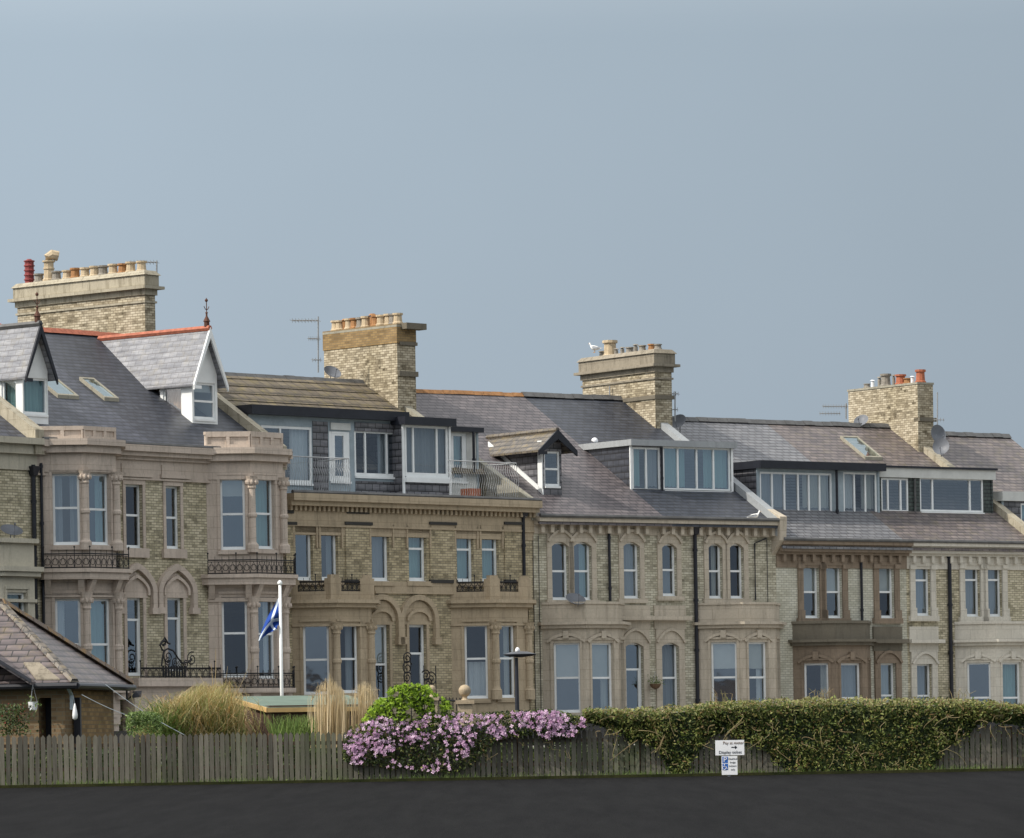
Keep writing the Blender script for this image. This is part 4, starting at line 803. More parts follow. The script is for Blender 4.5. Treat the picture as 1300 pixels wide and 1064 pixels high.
# ================================================================== run E: next house, only its roof shows
U = UE; F = U.F
HE = house(U, 'terraced_house', 0, 6, 'house cut off by the right edge of the photo, showing only pinkish slates')
hx_ = [(1.0,1.7,5.6,7.6), (2.6,3.3,5.6,7.6), (1.0,1.7,2.6,4.4), (2.6,3.4,2.6,4.4)]; shell(U, HE, 0.02, 6, 'pale_brick', hx_)
for h in hx_: window(F, h, HE, 'sash'); surround(F, HE, h, 'buff_stone')
fband(U, HE, .02, 6, [(U.ze-.2, U.ze-.02, .42), (U.ze-.7, U.ze-.201, .08)], 'buff_stone'); roof(U, HE, .25, 6, 'mottled_slate'); ridge(U, HE, .2, 6, 'gutter_grey')
d, FD, dd = box_dormer(U, HE, 2.2, 1273, 1420, 637, 690, [(1296,1400,640,672,'plain',dict(mull=(.3,.6),dress='fT'))], fascia='pale_render', fh=.34, over=.15)
# ================================================================== things on the roofs
def at(px, py, D): rx, rz = ray(px, py); return Vector((rx*D, D, CZ+rz*D))
def lone(name, loc, label, cat, group=None, rz=0):
    e = bpy.data.objects.new(name, None); col.objects.link(e); e.location = loc; e.rotation_euler = (0,0,rz); e.empty_display_size = .3
    M = Matrix.Translation(loc) @ Matrix.Rotation(rz, 4, 'Z'); HOFF[e.name] = {'inv': M.inverted()}
    return tag(e, label, cat, group)
def wbuild(mb, name, mat, root, smooth=False):     # vertices given in world space, stored relative to the thing
    inv = HOFF.get(root.name, {}).get('inv')
    if inv is not None: mb.v = [tuple(inv @ Vector(p)) for p in mb.v]
    return mb.build(name, mat, root, smooth)
def depth_on(U, v, px, py):                        # depth of the vertical plane v of a run under a pixel
    F = Facet(U, (0,v), (1,v)); s_, z = F.px(px, py); return U.world(s_, v)[1]
def dish(U, v, px, py, r, facing, label, stem=(0,.25,-.3)):
    D = depth_on(U, v, px, py); P = at(px, py, D); e = lone('satellite_dish', P, label, 'satellite dish', 'satellite dishes on the terrace')
    n = Vector(facing).normalized(); a = n.cross(Vector((0,0,1))).normalized(); b = a.cross(n); mb = MB(); rings = []
    for i in range(5):
        q = r*i/4; rings.append(len(mb.v)); mb.v += [tuple(P + a*math.cos(j*math.pi/8)*max(q,.01) + b*math.sin(j*math.pi/8)*max(q,.01)*1.05 + n*(.35*q*q/r)) for j in range(16)]
    for k in range(4):
        for j in range(16): mb.f.append((rings[k]+j, rings[k]+(j+1)%16, rings[k+1]+(j+1)%16, rings[k+1]+j))
    wbuild(mb, 'reflector', 'dish_grey', e, True)
    m = MB(); m.tube([P-b*r*.9, P-b*r*.5+n*r*1.1], .012, 5); m.ball(P-b*r*.5+n*r*1.15, .035, n=6, m=5); wbuild(m, 'feed_arm', 'dish_grey', e)
    m = MB(); m.tube([P, P-n*.12, P-n*.12+Vector(stem)], .022, 5); wbuild(m, 'mount', 'steel', e)
dish(UB, 8.6, 421, 475, .33, (.3,-.5,.6), 'dark satellite dish on the ridge beside the rebuilt brown-topped chimney stack')
dish(UC, 6.6, 862, 537, .32, (-.3,-.6,.5), 'grey satellite dish at the foot of the stack with the seagull')
dish(UD, 8.2, 1094, 536, .3, (-.3,-.6,.6), 'satellite dish left of the stack with red pots, peeping over the ridge')
dish(UD, 5.4, 1189, 552, .36, (.5,-.8,.2), 'upper of two dark satellite dishes right of the red-potted stack')
dish(UD, 5.0, 1195, 568, .33, (-.2,-.9,.3), 'lower of two dark satellite dishes right of the red-potted stack')
dish(U0, -.6, 14, 677, .36, (.2,-.4,.8), 'satellite dish on the green-grey bay roof at the left edge', (0,0,-.2))
dish(UC, -.8, 730, 764, .36, (.2,-.5,.8), 'satellite dish on the first buff bay, in front of the arched pair', (0,0,-.2))
def aerial(U, v, xm, y0, y1, booms, label, d=None):
    D = d or depth_on(U, v, xm, y1); e = lone('tv_aerial', at(xm, y1, D), label, 'tv aerial', 'television aerials on the terrace'); m = MB(); m.tube([at(xm, y0, D), at(xm, y1, D)], .028, 5); wbuild(m, 'mast', 'steel', e)
    for x0, x1, y, n, h in booms:
        m = MB(); m.tube([at(x0, y, D), at(x1, y, D)], .016, 4)
        for i in range(n):
            x = x0+(x1-x0)*i/max(1, n-1); p = at(x, y, D); hh = h*(1 if i % 2 else .8); m.tube([p+Vector((-.12*hh,-.5*hh,0)), p+Vector((.12*hh,.5*hh,0))], .009, 4)
            m.tube([p+Vector((0,0,-.08)), p+Vector((0,0,.08))], .009, 4)
        wbuild(m, 'boom', 'steel', e)
aerial(UB, 8.6, 404, 402, 473, [(371,404,407,9,.8), (392,405,430,6,.5), (397,407,457,4,.4)], 'tall aerial with two booms left of the rebuilt brown-topped stack')
aerial(UC, 6.4, 857, 497, 535, [(852,861,500,4,.6), (853,860,520,3,.5)], 'short aerial mast right of the stack with the seagull')
aerial(UD, 9.5, 1074, 512, 532, [(1045,1075,516,10,.7), (1041,1066,525,8,.5)], 'aerial with two long booms left of the red-potted stack')
aerial(UD, 5.6, 1190, 498, 556, [(1186,1198,533,4,.4)], 'thin upright aerial right of the red-potted stack')
D_ = depth_on(UA, 6.5, 199, 345); aerial(UA, 6.5, 199, 331, 357, [(166,199,333,9,.7)], 'aerial with long boom on the right end of the longest stack')
P = [at(773, 495, depth_on(UC, 8, 773, 500)-.1)]; aerial(UC, 7.4, 774, 490, 522, [(767,781,515,5,.5), (770,780,528,3,.4)], 'tangled aerial fixed to the sooty face of the seagull stack', d=(lambda FS: UC.world(UC.W-.55, 20-FS.px(774,505)[0])[1])(Facet(UC, (UC.W-.55,20), (UC.W-.55,-5)))-.05)
def gull(P, label, rz, sit=False):
    e = lone('seagull', P, label, 'seagull', 'seagulls on the roofs', rz); L = 0 if sit else .09; m = MB(); pr = [(-.30,.10,.006),(-.22,.115,.03),(-.1,.14,.075),(.02,.15,.095),(.11,.17,.085),(.16,.215,.06),(.18,.27,.045),(.195,.305,.05),(.215,.325,.042),(.24,.325,.015)]
    rings = []
    for x, z, r in pr:
        rings.append(len(m.v)); m.v += [(x, r*.9*math.cos(j*math.pi/5), z-.06+L+r*math.sin(j*math.pi/5)) for j in range(10)]
    for k in range(len(rings)-1):
        for j in range(10): m.f.append((rings[k]+j, rings[k]+(j+1)%10, rings[k+1]+(j+1)%10, rings[k+1]+j))
    m.f.append(tuple(rings[0]+j for j in range(10))); m.f.append(tuple(rings[-1]+j for j in range(10))); m.build('body', 'gull_white', e, True)
    for s_ in (-1, 1):
        w_ = MB(); w_.v = [(.1,s_*.085,.14+L),(.02,s_*.1,.16+L),(-.12,s_*.09,.13+L),(-.36,s_*.03,.07+L),(-.15,s_*.085,.06+L),(.03,s_*.1,.06+L)]; w_.f = [(0,1,2,3,4,5)]; w_.build('wing', 'gull_grey', e)
        if not sit: l = MB(); l.tube([(0,s_*.03,.0),(0,s_*.03,.12)], .008, 4); l.tube([(0,s_*.03,.004),(.05,s_*.03,.004)], .008, 4); l.build('leg', 'bird_orange', e)
    b = MB(); b.tube([(.235,0,.265+L),(.285,0,.255+L)], .012, 5, .004); b.build('beak', 'bird_orange', e)
U = UC; FS = Facet(U, (W_ := U.W-.45, 20), (U.W-.45, -5)); s_, z_ = FS.px(755, 447); gx, gy = U.world(U.W-.45, 20-s_)
gull((gx, gy, FS.px(755,447)[1]-.02), 'white seagull standing on the stone cap of the middle stack', 2.6)
p_ = U.roofpt(953, 655, -.3, U.rz(-.3), U.tp); gx, gy = U.world(p_[0], .1); gull((gx, gy, U.rz(.1)), 'white seagull sitting low on the slates above the brown stone house', .3, True)
# ================================================================== ground
def gz(y): return 0.011*max(0, y-1.0) if y < 92 else (1.001+(y-92)/48*1.3 if y < 140 else 2.301)
def strip(name, x0, x1, ys, mat, dz=0, nx=2):
    m = MB()
    for i in range(len(ys)-1):
        for k in range(nx):
            a = x0+(x1-x0)*k/nx; b = x0+(x1-x0)*(k+1)/nx; m.poly([(a,ys[i],gz(ys[i])+dz),(b,ys[i],gz(ys[i])+dz),(b,ys[i+1],gz(ys[i+1])+dz),(a,ys[i+1],gz(ys[i+1])+dz)])
    return tag(m.build(name, mat), kind='structure')
strip('ground', -600, 600, [-80,1,40,91.7,92,110,140,180,400,3000], 'grass_ground')
strip('garden_soil', -60, 60, [91.4,92,98,106], 'garden_soil', .006); strip('street', -200, 200, [116,140,147.5], 'asphalt', .006); strip('pavement', -200, 200, [108,115.9], 'pavement_mat', .006); strip('forecourt', -200, 200, [147.6,180,230], 'pavement_mat', .006)
strip('car_park', -80, 80, [2,40,88,91.2], 'asphalt', .005)
m = MB(); m.box(-80, 80, 91.2, 91.35, gz(91)-.2, gz(91.2)+.06); tag(m.build('kerb', 'garden_soil'), kind='structure')
# ================================================================== picket fence
DF = 92.0
fe = lone('picket_fence', (0, DF, gz(DF)), 'long weathered grey-brown pointed picket fence, hung with ivy and clematis', 'fence')
def ftop(x): a = at(40, 933, DF); b = at(1280, 921, DF); return a.z + (b.z-a.z)*(x-a.x)/(b.x-a.x)
m = MB(); x = at(-30, 930, DF).x; xe = at(1330, 930, DF).x; xs = at(104, 930, DF).x; G = Facet(Unit((0,DF), 0), (0,0), (1,0))
while x < xe:
    p = .1135 if x < xs else .1035; w_ = (.088 if x < xs else .083)+random.uniform(-.006,.006); zt = ftop(x)+random.uniform(-.02,.02); z0 = gz(DF)-.02; o = random.uniform(0,.012); ln = random.uniform(-.01,.01)
    q = len(m.v); P5 = [(x,z0),(x+w_,z0),(x+w_+ln,zt-.055),(x+w_/2+ln,zt),(x+ln,zt-.055)]
    m.v += [(a,DF-.02-o,b) for a, b in P5] + [(a,DF-o,b) for a, b in P5]; m.f += [(q,q+1,q+2,q+3,q+4), (q+9,q+8,q+7,q+6,q+5)] + [(q+i, q+5+i, q+5+(i+1)%5, q+(i+1)%5) for i in range(5)]
    x += p
wbuild(m, 'pickets', 'picket_wood', fe)
m = MB()
for dz in (-.16, -.62): m.hexa([(at(-30,0,DF).x,DF+.005,ftop(-7)+dz-.07),(at(1330,0,DF).x,DF+.005,ftop(10.4)+dz-.07),(at(1330,0,DF).x,DF+.06,ftop(10.4)+dz-.07),(at(-30,0,DF).x,DF+.06,ftop(-7)+dz-.07),(at(-30,0,DF).x,DF+.005,ftop(-7)+dz),(at(1330,0,DF).x,DF+.005,ftop(10.4)+dz),(at(1330,0,DF).x,DF+.06,ftop(10.4)+dz),(at(-30,0,DF).x,DF+.06,ftop(-7)+dz)])
wbuild(m, 'rail', 'timber_brown', fe)
for i in range(9):
    x = -9.5+i*2.4; m = MB(); m.box(x-.05, x+.05, DF+.061, DF+.16, gz(DF)-.05, ftop(x)-.02); wbuild(m, 'post', 'timber_brown', fe)
# ================================================================== leaves

def leaves(n, pos, size, mat, name, parent=None, up=.4, fwd=.5, aspect=.55, loc=None):
    V = []; Fc = []
    for i in range(n):
        r_ = pos()
        if r_ is None: continue
        p, k = r_; s_ = size*random.uniform(.6, 1.25)*k
        nr = Vector((random.gauss(0,1), random.gauss(-fwd*1.5,1), random.gauss(up*1.5,1))).normalized(); a = nr.cross(Vector((random.gauss(0,1),random.gauss(0,1),random.gauss(-.4,1)))).normalized(); b = nr.cross(a)
        q = len(V); V += [tuple(p-a*s_), tuple(p-b*s_*aspect+nr*s_*.15), tuple(p+a*s_), tuple(p+b*s_*aspect+nr*s_*.15)]; Fc += [(q,q+1,q+2), (q,q+2,q+3)]
    if loc is not None: V = [(x-loc[0], y-loc[1], z-loc[2]) for x, y, z in V]
    me = bpy.data.meshes.new(name); me.from_pydata(V, [], Fc); me.materials.append(MATS[mat]); me.update(); o = bpy.data.objects.new(name, me); col.objects.link(o)
    if parent: o.parent = parent
    return o
def interp(T, x):
    for (a, b), (c, d) in zip(T, T[1:]):
        if a <= x <= c: return b+(d-b)*(x-a)/(c-a)
    return T[0][1] if x < T[0][0] else T[-1][1]
from mathutils import noise as mno
def nz(x, y, s=1.0, k=0): return mno.noise(Vector((x*s, y*s, k*7.3)))
# grasses and reeds
def blades(n, base, tip, w_, mat, name, parent, loc, seg=5, bend=.4):
    V = []; Fc = []
    for i in range(n):
        b = base(); t = tip(b); s_ = Vector((random.gauss(0,1), random.gauss(0,.6), 0)).normalized()*w_*random.uniform(.6,1.3); dr = Vector((random.gauss(0,1), random.gauss(0,1), 0))*(t-b).length*.16*bend; q = len(V)
        for k in range(seg+1):
            u_ = k/seg; p = b.lerp(t, u_) + Vector((0,0,(t-b).length*.22*bend*math.sin(u_*math.pi))) + dr*math.sin(u_*math.pi); ww = s_*(1-u_*.85); V += [tuple(p-ww-Vector(loc)), tuple(p+ww-Vector(loc))]
        Fc += [(q+2*k, q+2*k+1, q+2*k+3, q+2*k+2) for k in range(seg)]
    me = bpy.data.meshes.new(name); me.from_pydata(V, [], Fc); me.materials.append(MATS[mat]); o = bpy.data.objects.new(name, me); col.objects.link(o); o.parent = parent
    return o
HT = [(738,904),(770,902),(800,903),(850,900),(900,895),(1000,890),(1060,889),(1100,890),(1170,890),(1220,891),(1300,897),(1330,897)]
HB = [(738,912),(765,922),(790,930),(800,945),(812,935),(838,955),(848,984),(872,984),(885,955),(905,930),(940,936),(960,945),(980,960),(1000,982),(1060,985),(1150,985),(1185,978),(1200,950),(1225,935),(1245,918),(1262,916),(1300,922),(1330,922)]
hl = (at(1020,940,DF).x, DF, gz(DF)); he = lone('climbing_hedge', hl, 'long tangled ivy hedge spilling green and brown over the fence, right of the pink flowers', 'hedge')
def hpos():
    x = random.uniform(740, 1325); t = interp(HT, x)+3*nz(x, 0, .05); b = interp(HB, x)+12*nz(x, 1, .09)+6*nz(x, 9, .3); y = t+(b-t)*random.random()**1.15 - (2 if random.random() < .1 else 0)
    if random.random() < .05: y += abs(random.gauss(0, 12))
    y = min(y, 985)
    f = (y-t)/max(1, b-t); ov = y < 925 and random.random() < .45
    y += random.gauss(0, 2.5)
    if nz(x, y, .055, 3)+.25*random.gauss(0,1) < -.22 + (-.45 if f < .35 else 0): return None
    D = DF + (random.uniform(-.1, 1.0) if ov else -random.uniform(.04, .32)*(1-.35*f)+.12*nz(x, y, .06, 2)); return at(x, y, D), (1.0 if f < .4 else .85)
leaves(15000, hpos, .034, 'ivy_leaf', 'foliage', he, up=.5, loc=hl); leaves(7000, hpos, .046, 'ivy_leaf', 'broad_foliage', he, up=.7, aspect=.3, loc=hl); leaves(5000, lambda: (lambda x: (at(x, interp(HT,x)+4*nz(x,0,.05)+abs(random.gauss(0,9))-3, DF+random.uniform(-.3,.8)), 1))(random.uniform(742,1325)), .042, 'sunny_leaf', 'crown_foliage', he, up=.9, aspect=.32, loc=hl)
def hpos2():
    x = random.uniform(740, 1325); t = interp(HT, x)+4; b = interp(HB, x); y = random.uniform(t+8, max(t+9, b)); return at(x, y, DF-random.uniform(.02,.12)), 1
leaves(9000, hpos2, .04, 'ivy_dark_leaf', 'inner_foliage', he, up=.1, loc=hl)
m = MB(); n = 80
for i in range(n):      # dark core added inside the hedge, its inner shade put into the colour
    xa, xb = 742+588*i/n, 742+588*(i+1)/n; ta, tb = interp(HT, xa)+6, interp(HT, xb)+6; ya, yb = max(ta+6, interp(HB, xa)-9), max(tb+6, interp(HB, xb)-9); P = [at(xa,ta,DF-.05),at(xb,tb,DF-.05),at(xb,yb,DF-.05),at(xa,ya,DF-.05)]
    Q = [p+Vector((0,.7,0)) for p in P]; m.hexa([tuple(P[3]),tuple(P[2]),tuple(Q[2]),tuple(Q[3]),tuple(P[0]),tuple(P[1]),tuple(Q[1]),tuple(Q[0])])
wbuild(m, 'shade_core', 'ivy_dark_leaf', he)
m = MB()
for i in range(85):
    x = random.uniform(745, 1300); b = interp(HB, x); y = random.uniform(905, min(b+8, 975)); L = random.uniform(10, 38); dx = random.uniform(-1,1)*L; dy = random.uniform(-.15,.9)*L; D = DF-random.uniform(.22,.36); P = []
    for k in range(6): u_ = k/5; P.append(at(x+dx*u_+2.5*math.sin(u_*4+i), min(y+dy*u_-6*math.sin(u_*3.1)*(.5 if i % 2 else -.2), 984), D))
    m.tube(P, .0075, 3, .004)
for i in range(170):
    x = random.uniform(745, 1325); t = interp(HT, x)+3; h = random.uniform(3, 10); m.tube([at(x, t+3, DF+random.uniform(0,.6)), at(x+random.uniform(-3,3), t-h*.6, DF+.2), at(x+random.uniform(-6,6), t-h, DF+.1)], .006, 3, .003)
for cx_ in (915, 1040, 1050, 1220): 
    for i in range(9): x = cx_+random.uniform(-14,14); m.tube([at(x, 893, DF+.5), at(x+random.uniform(-4,4), 881, DF+.5), at(x+random.uniform(-7,7), 872+random.uniform(0,9), DF+.5)], .008, 3, .003)
wbuild(m, 'stem', 'dry_stem', he)

def bedpos():
    x = random.uniform(-10.5, 10.5); y = random.uniform(92.5, 93.6); z = gz(93)+random.random()**.7*(.72+.1*mno.noise(Vector((x*1.5,0,3)))); return Vector((x, y, z)), 1
o = leaves(9000, bedpos, .06, 'ivy_dark_leaf', 'ground_cover', None, up=.1); tag(o, kind='stuff')  # dark planting added so the gaps between pickets look dark
m = MB()
for i in range(40): x = -10.6+i*.53; m.hexa([(x,93.7,.8),(x+.55,93.7,.8),(x+.55,94.6,.8),(x,94.6,.8),(x,93.8,1.62+.05*math.sin(i*1.7)),(x+.55,93.8,1.62+.05*math.sin(i*1.7+1.7)),(x+.55,94.5,1.62),(x,94.5,1.62)])
b_ = m.build('dark_backing', 'ivy_dark_leaf', o)  # dark blocks added behind the leaves to darken the fence gaps
o = blades(2600, lambda: (lambda x: Vector((x, random.uniform(91.38, 91.9), gz(91.5))))(random.choice((random.uniform(-10.5,10.5), random.gauss(random.choice((-8,-5.2,-1.5,2.4,4.4,8.8)), .5)))), lambda b: b+Vector((random.gauss(0,.05), random.gauss(-.03,.04), random.uniform(.03,.16))), .006, 'green_blade', 'verge_weeds', None, (0,0,0)); tag(o, kind='stuff')
# clematis in flower
CT = [(434,945),(445,925),(465,917),(480,908),(500,915),(520,918),(545,905),(570,904),(600,908),(640,905),(680,903),(700,902),(740,912)]
CB = [(434,962),(450,972),(480,972),(520,978),(560,980),(590,976),(608,965),(622,945),(640,934),(680,932),(700,938),(725,935),(740,925)]
cl = (at(560,940,DF).x, DF, gz(DF)); ce = lone('flowering_clematis', cl, 'clematis covered in pink-mauve flowers, trailing over the middle of the picket fence', 'climbing plant')
def cpos(lo=0, hi=.35, pad=2):
    x = random.uniform(436, 742); t = interp(CT, x); b = interp(CB, x)+5*nz(x, 4, .06); y = random.uniform(t-pad, b+pad)
    return at(x, y, DF-random.uniform(lo, hi)), 1
leaves(6500, lambda: cpos(.03, .3), .032, 'ivy_dark_leaf', 'foliage', ce, loc=cl)
leaves(1400, lambda: cpos(.1, .33), .03, 'ivy_leaf', 'young_foliage', ce, loc=cl)
V = []; Fc = []; cnt = 0
while cnt < 800:
    p, _ = cpos(.26, .42, 0); px_ = CX + p.x/p.y*FPX; py_ = HY-(p.z-CZ)/p.y*FPX
    den = nz(px_, py_, .035, 6)+.30*nz(px_, py_, .1, 8)
    up_ = 1-(py_-900)/90
    if den+.28*up_ < random.uniform(-.22, .30): continue
    cnt += 1; nr = Vector((random.gauss(0,.45), -1, random.gauss(.45,.45))).normalized(); a = nr.cross(Vector((0,0,1))).normalized(); b = nr.cross(a); r_ = random.uniform(.03,.052); ph = random.random()*2
    q = len(V); V.append(tuple(p))
    for k in range(4):
        an = ph+k*math.pi/2
        for da, rr in ((-.55,.75),(0,1),(.55,.75)): V.append(tuple(p + (a*math.cos(an+da)+b*math.sin(an+da))*r_*rr + nr*.012*random.uniform(-1,1)))
        Fc.append((q, q+1+k*3, q+2+k*3, q+3+k*3))
me = bpy.data.meshes.new('blossom'); me.from_pydata([(x-cl[0],y-cl[1],z-cl[2]) for x,y,z in V], [], Fc); me.materials.append(MATS['petal']); o = bpy.data.objects.new('blossom', me); col.objects.link(o); o.parent = ce
m = MB()
for i in range(30):
    x = random.uniform(450, 730); y = random.uniform(925, 960); m.tube([at(x+k*random.uniform(1,4), y+k*random.uniform(0,3), DF-.2) for k in range(6)], .006, 3)
wbuild(m, 'stem', 'dry_stem', ce)
# bright shrub above it
sl_ = (at(520,930,DF+.5).x, DF+.5, gz(DF)); se = lone('leafy_shrub', sl_, 'rounded shrub of bright yellow-green leaves rising behind the clematis', 'shrub')
ST = [(460,914),(468,900),(478,890),(490,884),(496,874),(505,871),(520,869),(542,870),(550,880),(560,884),(570,893),(576,903)]
def spos(top=True):
    x = random.gauss(518, 32)
    if x < 461 or x > 575: return None
    t = interp(ST, x)+3*nz(x, 0, .12); y = t+abs(random.gauss(0, 20 if top else 34))
    if y > 945: return None
    if nz(x, y, .11, 5) < -.28: return None
    f = (y-t)/50; return at(x, y, DF+random.uniform(-.35, .9)*(1-abs(x-518)/90) - .12*f), 1.1
leaves(4800, spos, .045, 'bright_leaf', 'foliage', se, up=.8, aspect=.4, loc=sl_)
leaves(1800, lambda: spos(False), .04, 'ivy_dark_leaf', 'inner_foliage', se, up=.2, loc=sl_)
m = MB()
for i in range(8): m.tube([at(515+i*1.5, 965, DF+.5), at(518+random.uniform(-20,20), 925, DF+.4), at(518+random.uniform(-38,38), 895, DF+.3)], .012, 4, .005)
wbuild(m, 'stem', 'dry_stem', se)
leaves(500, lambda: (lambda x: (at(x, 905+abs(random.gauss(0,12)), DF+.6+random.uniform(-.3,.3)), 1))(random.uniform(163, 203)), .04, 'shrub_leaf', 'small_shrub', None, up=.5, aspect=.4)
o = bpy.data.objects['small_shrub']; tag(o, 'small variegated green shrub between the brick hut corner and the tall grasses', 'shrub'); 
sh = leaves(900, lambda: (lambda x: (at(x, 903+abs(random.gauss(0,14))+((x-182)/10)**2, DF+.4+random.uniform(-.3,.3)), 1))(random.uniform(160, 206)), .036, 'shrub_leaf', 'foliage', o, up=.5, aspect=.42)
gl = (at(240,940,95).x, 95, gz(95)); ge = lone('tall_grass_clump', gl, 'large wild clump of straw and green grasses between brick hut and timber shed', 'grass clump')
def gb(): return at(random.gauss(245, 27), random.uniform(925, 958), 95+random.uniform(-.8,.9))
GT = [(165,915),(195,900),(215,888),(235,878),(250,866),(275,862),(300,866),(310,880)]
def gt(b):
    x = CX+b.x/b.y*FPX + random.gauss(0, 26); x = min(max(x, 168), 306); t = interp(GT, x)+8*nz(x, 0, .08); return at(x, t+abs(random.gauss(0, 22)), b.y+random.uniform(-.4,.3))
blades(3400, gb, gt, .008, 'grass_blade', 'blades', ge, gl, bend=.7); blades(2200, lambda: at(random.gauss(250, 26), random.uniform(900, 935), 94.6+random.uniform(-.5,.5)), lambda b: b+Vector((random.gauss(0,.33), random.gauss(0,.3), random.uniform(-.15,.42))), .008, 'grass_blade', 'leaning_blades', ge, gl, bend=1.2); blades(1100, gb, lambda b: gt(b)-Vector((0,0,.25)), .009, 'green_blade', 'green_blades', ge, gl, bend=.6); blades(900, lambda: at(random.gauss(215, 14), random.uniform(915, 945), 94.4+random.uniform(-.4,.4)), lambda b: b+Vector((random.gauss(-.1,.3), random.gauss(0,.3), random.uniform(.05,.5))), .008, 'green_blade', 'low_green_blades', ge, gl, bend=1.1)
m = MB()
for x0, y0, x1, y1 in ((272,880,274,824),(270,882,268,842),(283,880,289,846),(293,895,322,832),(300,890,313,870),(262,876,252,855),(258,880,246,860),(245,925,262,905)): m.tube([at(x0,y0,95), at((x0+x1)/2+1,(y0+y1)/2,94.9), at(x1,y1,94.8)], .01, 3, .004)
wbuild(m, 'seed_stem', 'reed_blade', ge)
gl2 = (at(380,940,93.2).x, 93.2, gz(93.2)); g2 = lone('green_grass_clump', gl2, 'low clump of upright green grass in front of the dark timber shed', 'grass clump')
blades(420, lambda: at(random.uniform(348,405), 948, 93.2+random.uniform(-.3,.3)), lambda b: at(CX+b.x/b.y*FPX+random.gauss(0,9), 906+abs(random.gauss(0,9)), b.y), .012, 'green_blade', 'blades', g2, gl2)
rl_ = (at(435,940,93).x, 93, gz(93)); re_ = lone('dry_reeds', rl_, 'stand of tall straw-coloured dry reeds in front of the shed, left of the bright shrub', 'reeds')
RT = [(392,882),(400,868),(412,862),(418,852),(424,862),(434,872),(440,880),(450,870),(462,862),(470,866),(478,880),(486,884)]
def rb(): 
    c_ = random.choice((402,415,423,430,437,452,460,468,474)); return at(random.gauss(c_, 4.0), 950, 93+random.uniform(-.25,.3))
blades(520, rb, lambda b: (lambda x: at(x, interp(RT, x)+abs(random.gauss(0,11)), b.y))(CX+b.x/b.y*FPX+random.gauss(0,3.0)), .011, 'reed_blade', 'stalks', re_, rl_, bend=.06)
blades(90, lambda: at(*(lambda x: (x, interp(RT, x)+14))(random.uniform(394,484)), 93), lambda b: b+Vector((random.gauss(0,.12), -.05, random.uniform(-.02,.14))), .006, 'reed_blade', 'seed_heads', re_, rl_, bend=1.6)
# ================================================================== brick hut at the left
P0 = at(95, 866, 95); P = Unit((P0.x, P0.y), -10.5); ZE = P0.z; WH = 4.3; hut = P.root('brick_hut', 0, gz(95)); tag(hut, 'small brown brick hut with purplish slate hipped roof behind the fence', 'hut')
AP = P.world(-2.15, 2.15); zt = CZ + ray(3, 766)[1]*AP[1]; m = MB(); L_ = 9.0
m.poly([(0,0,ZE),(-2.15,2.15,zt),(-L_,2.15,zt),(-L_,0,ZE)]); a = m.build('roof', 'old_slate', hut); HOFF[a.name] = {}
m = MB(); m.poly([(0,0,ZE),(0,WH,ZE),(-2.15,2.15,zt)]); m.poly([(0,WH,ZE),(-L_,WH,ZE),(-L_,2.15,zt),(-2.15,2.15,zt)]); m.build('hip_end', 'old_slate', a)
def barline(mb, A, B, w_, h, lift=.0):
    A = Vector(A); B = Vector(B); d = (B-A).normalized(); s_ = d.cross(Vector((0,0,1))).normalized()*w_/2; u_ = Vector((0,0,h)); l = Vector((0,0,lift)); mb.hexa([tuple(q) for q in (A-s_+l, B-s_+l, B+s_+l, A+s_+l, A-s_*.6+u_+l, B-s_*.6+u_+l, B+s_*.6+u_+l, A+s_*.6+u_+l)])
def rows(mb, A, B, w_, h, n):
    A = Vector(A); B = Vector(B)
    for i in range(n): barline(mb, A.lerp(B, i/n), A.lerp(B, (i+.96)/n), w_, h+random.uniform(-.008,.008))
m = MB(); rows(m, (0,0,ZE), (-2.15,2.15,zt), .2, .07, 9); rows(m, (-2.15,2.15,zt), (-L_,2.15,zt), .24, .09, 12); m.build('hip_tiles', 'brown_slate', a)
m = MB(); rows(m, (0,WH,ZE), (-2.15,2.15,zt), .3, .1, 9); m.build('hip_tiles', 'orange_lichen', a)
m = MB(); m.hexa([(-L_,0,ZE-.14),(0,0,ZE-.14),(0,.03,ZE-.14),(-L_,.03,ZE-.14),(-L_,0,ZE-.01),(0,0,ZE-.01),(0,.03,ZE-.01),(-L_,.03,ZE-.01)]); m.box(-.03,0,.03,WH,ZE-.14,ZE-.01); m.build('fascia', 'black_paint', hut)
m = MB(); m.tube([(-L_,-.07,ZE-.07),(.07,-.07,ZE-.07)], .06, 8); m.tube([(.07,-.07,ZE-.07),(.07,WH,ZE-.07)], .06, 8); m.build('gutter', 'pipe_black', hut)
Fh = Facet(P, (-L_,.3), (-.3,.3)); m = MB(); dx0, dx1 = Fh.px(49,900)[0], Fh.px(65,900)[0]; ex0, ex1 = Fh.px(83,900)[0], Fh.px(93,900)[0]; zb_ = gz(95)-.1
wall(m, Fh, 0, Fh.L, zb_, ZE-.1, [(dx0,dx1,zb_+.1,ZE-.3), (ex0,ex1,zb_+.1,ZE-.3)], rec=.5); Fr = Facet(P, (-.3,.3), (-.3,WH-.3)); wall(m, Fr, 0, Fr.L, zb_, ZE-.1); m.poly([(-L_,.3,ZE-.1),(-.3,.3,ZE-.1),(-.3,WH-.3,ZE-.1),(-L_,WH-.3,ZE-.1)]); m.build('wall', 'dark_brick', hut)
m = MB(); m.fbox(Fh, dx0, dx1, zb_, ZE-.3, -.6, -.5); m.fbox(Fh, ex0, ex1, zb_, ZE-.3, -.6, -.5); m.build('door', 'black_paint', hut)
m = MB(); m.fbox(Fr, .5, Fr.L-.35, zb_, ZE-.16, 0, .045); m.build('brick_panel', 'rust_brick', hut)
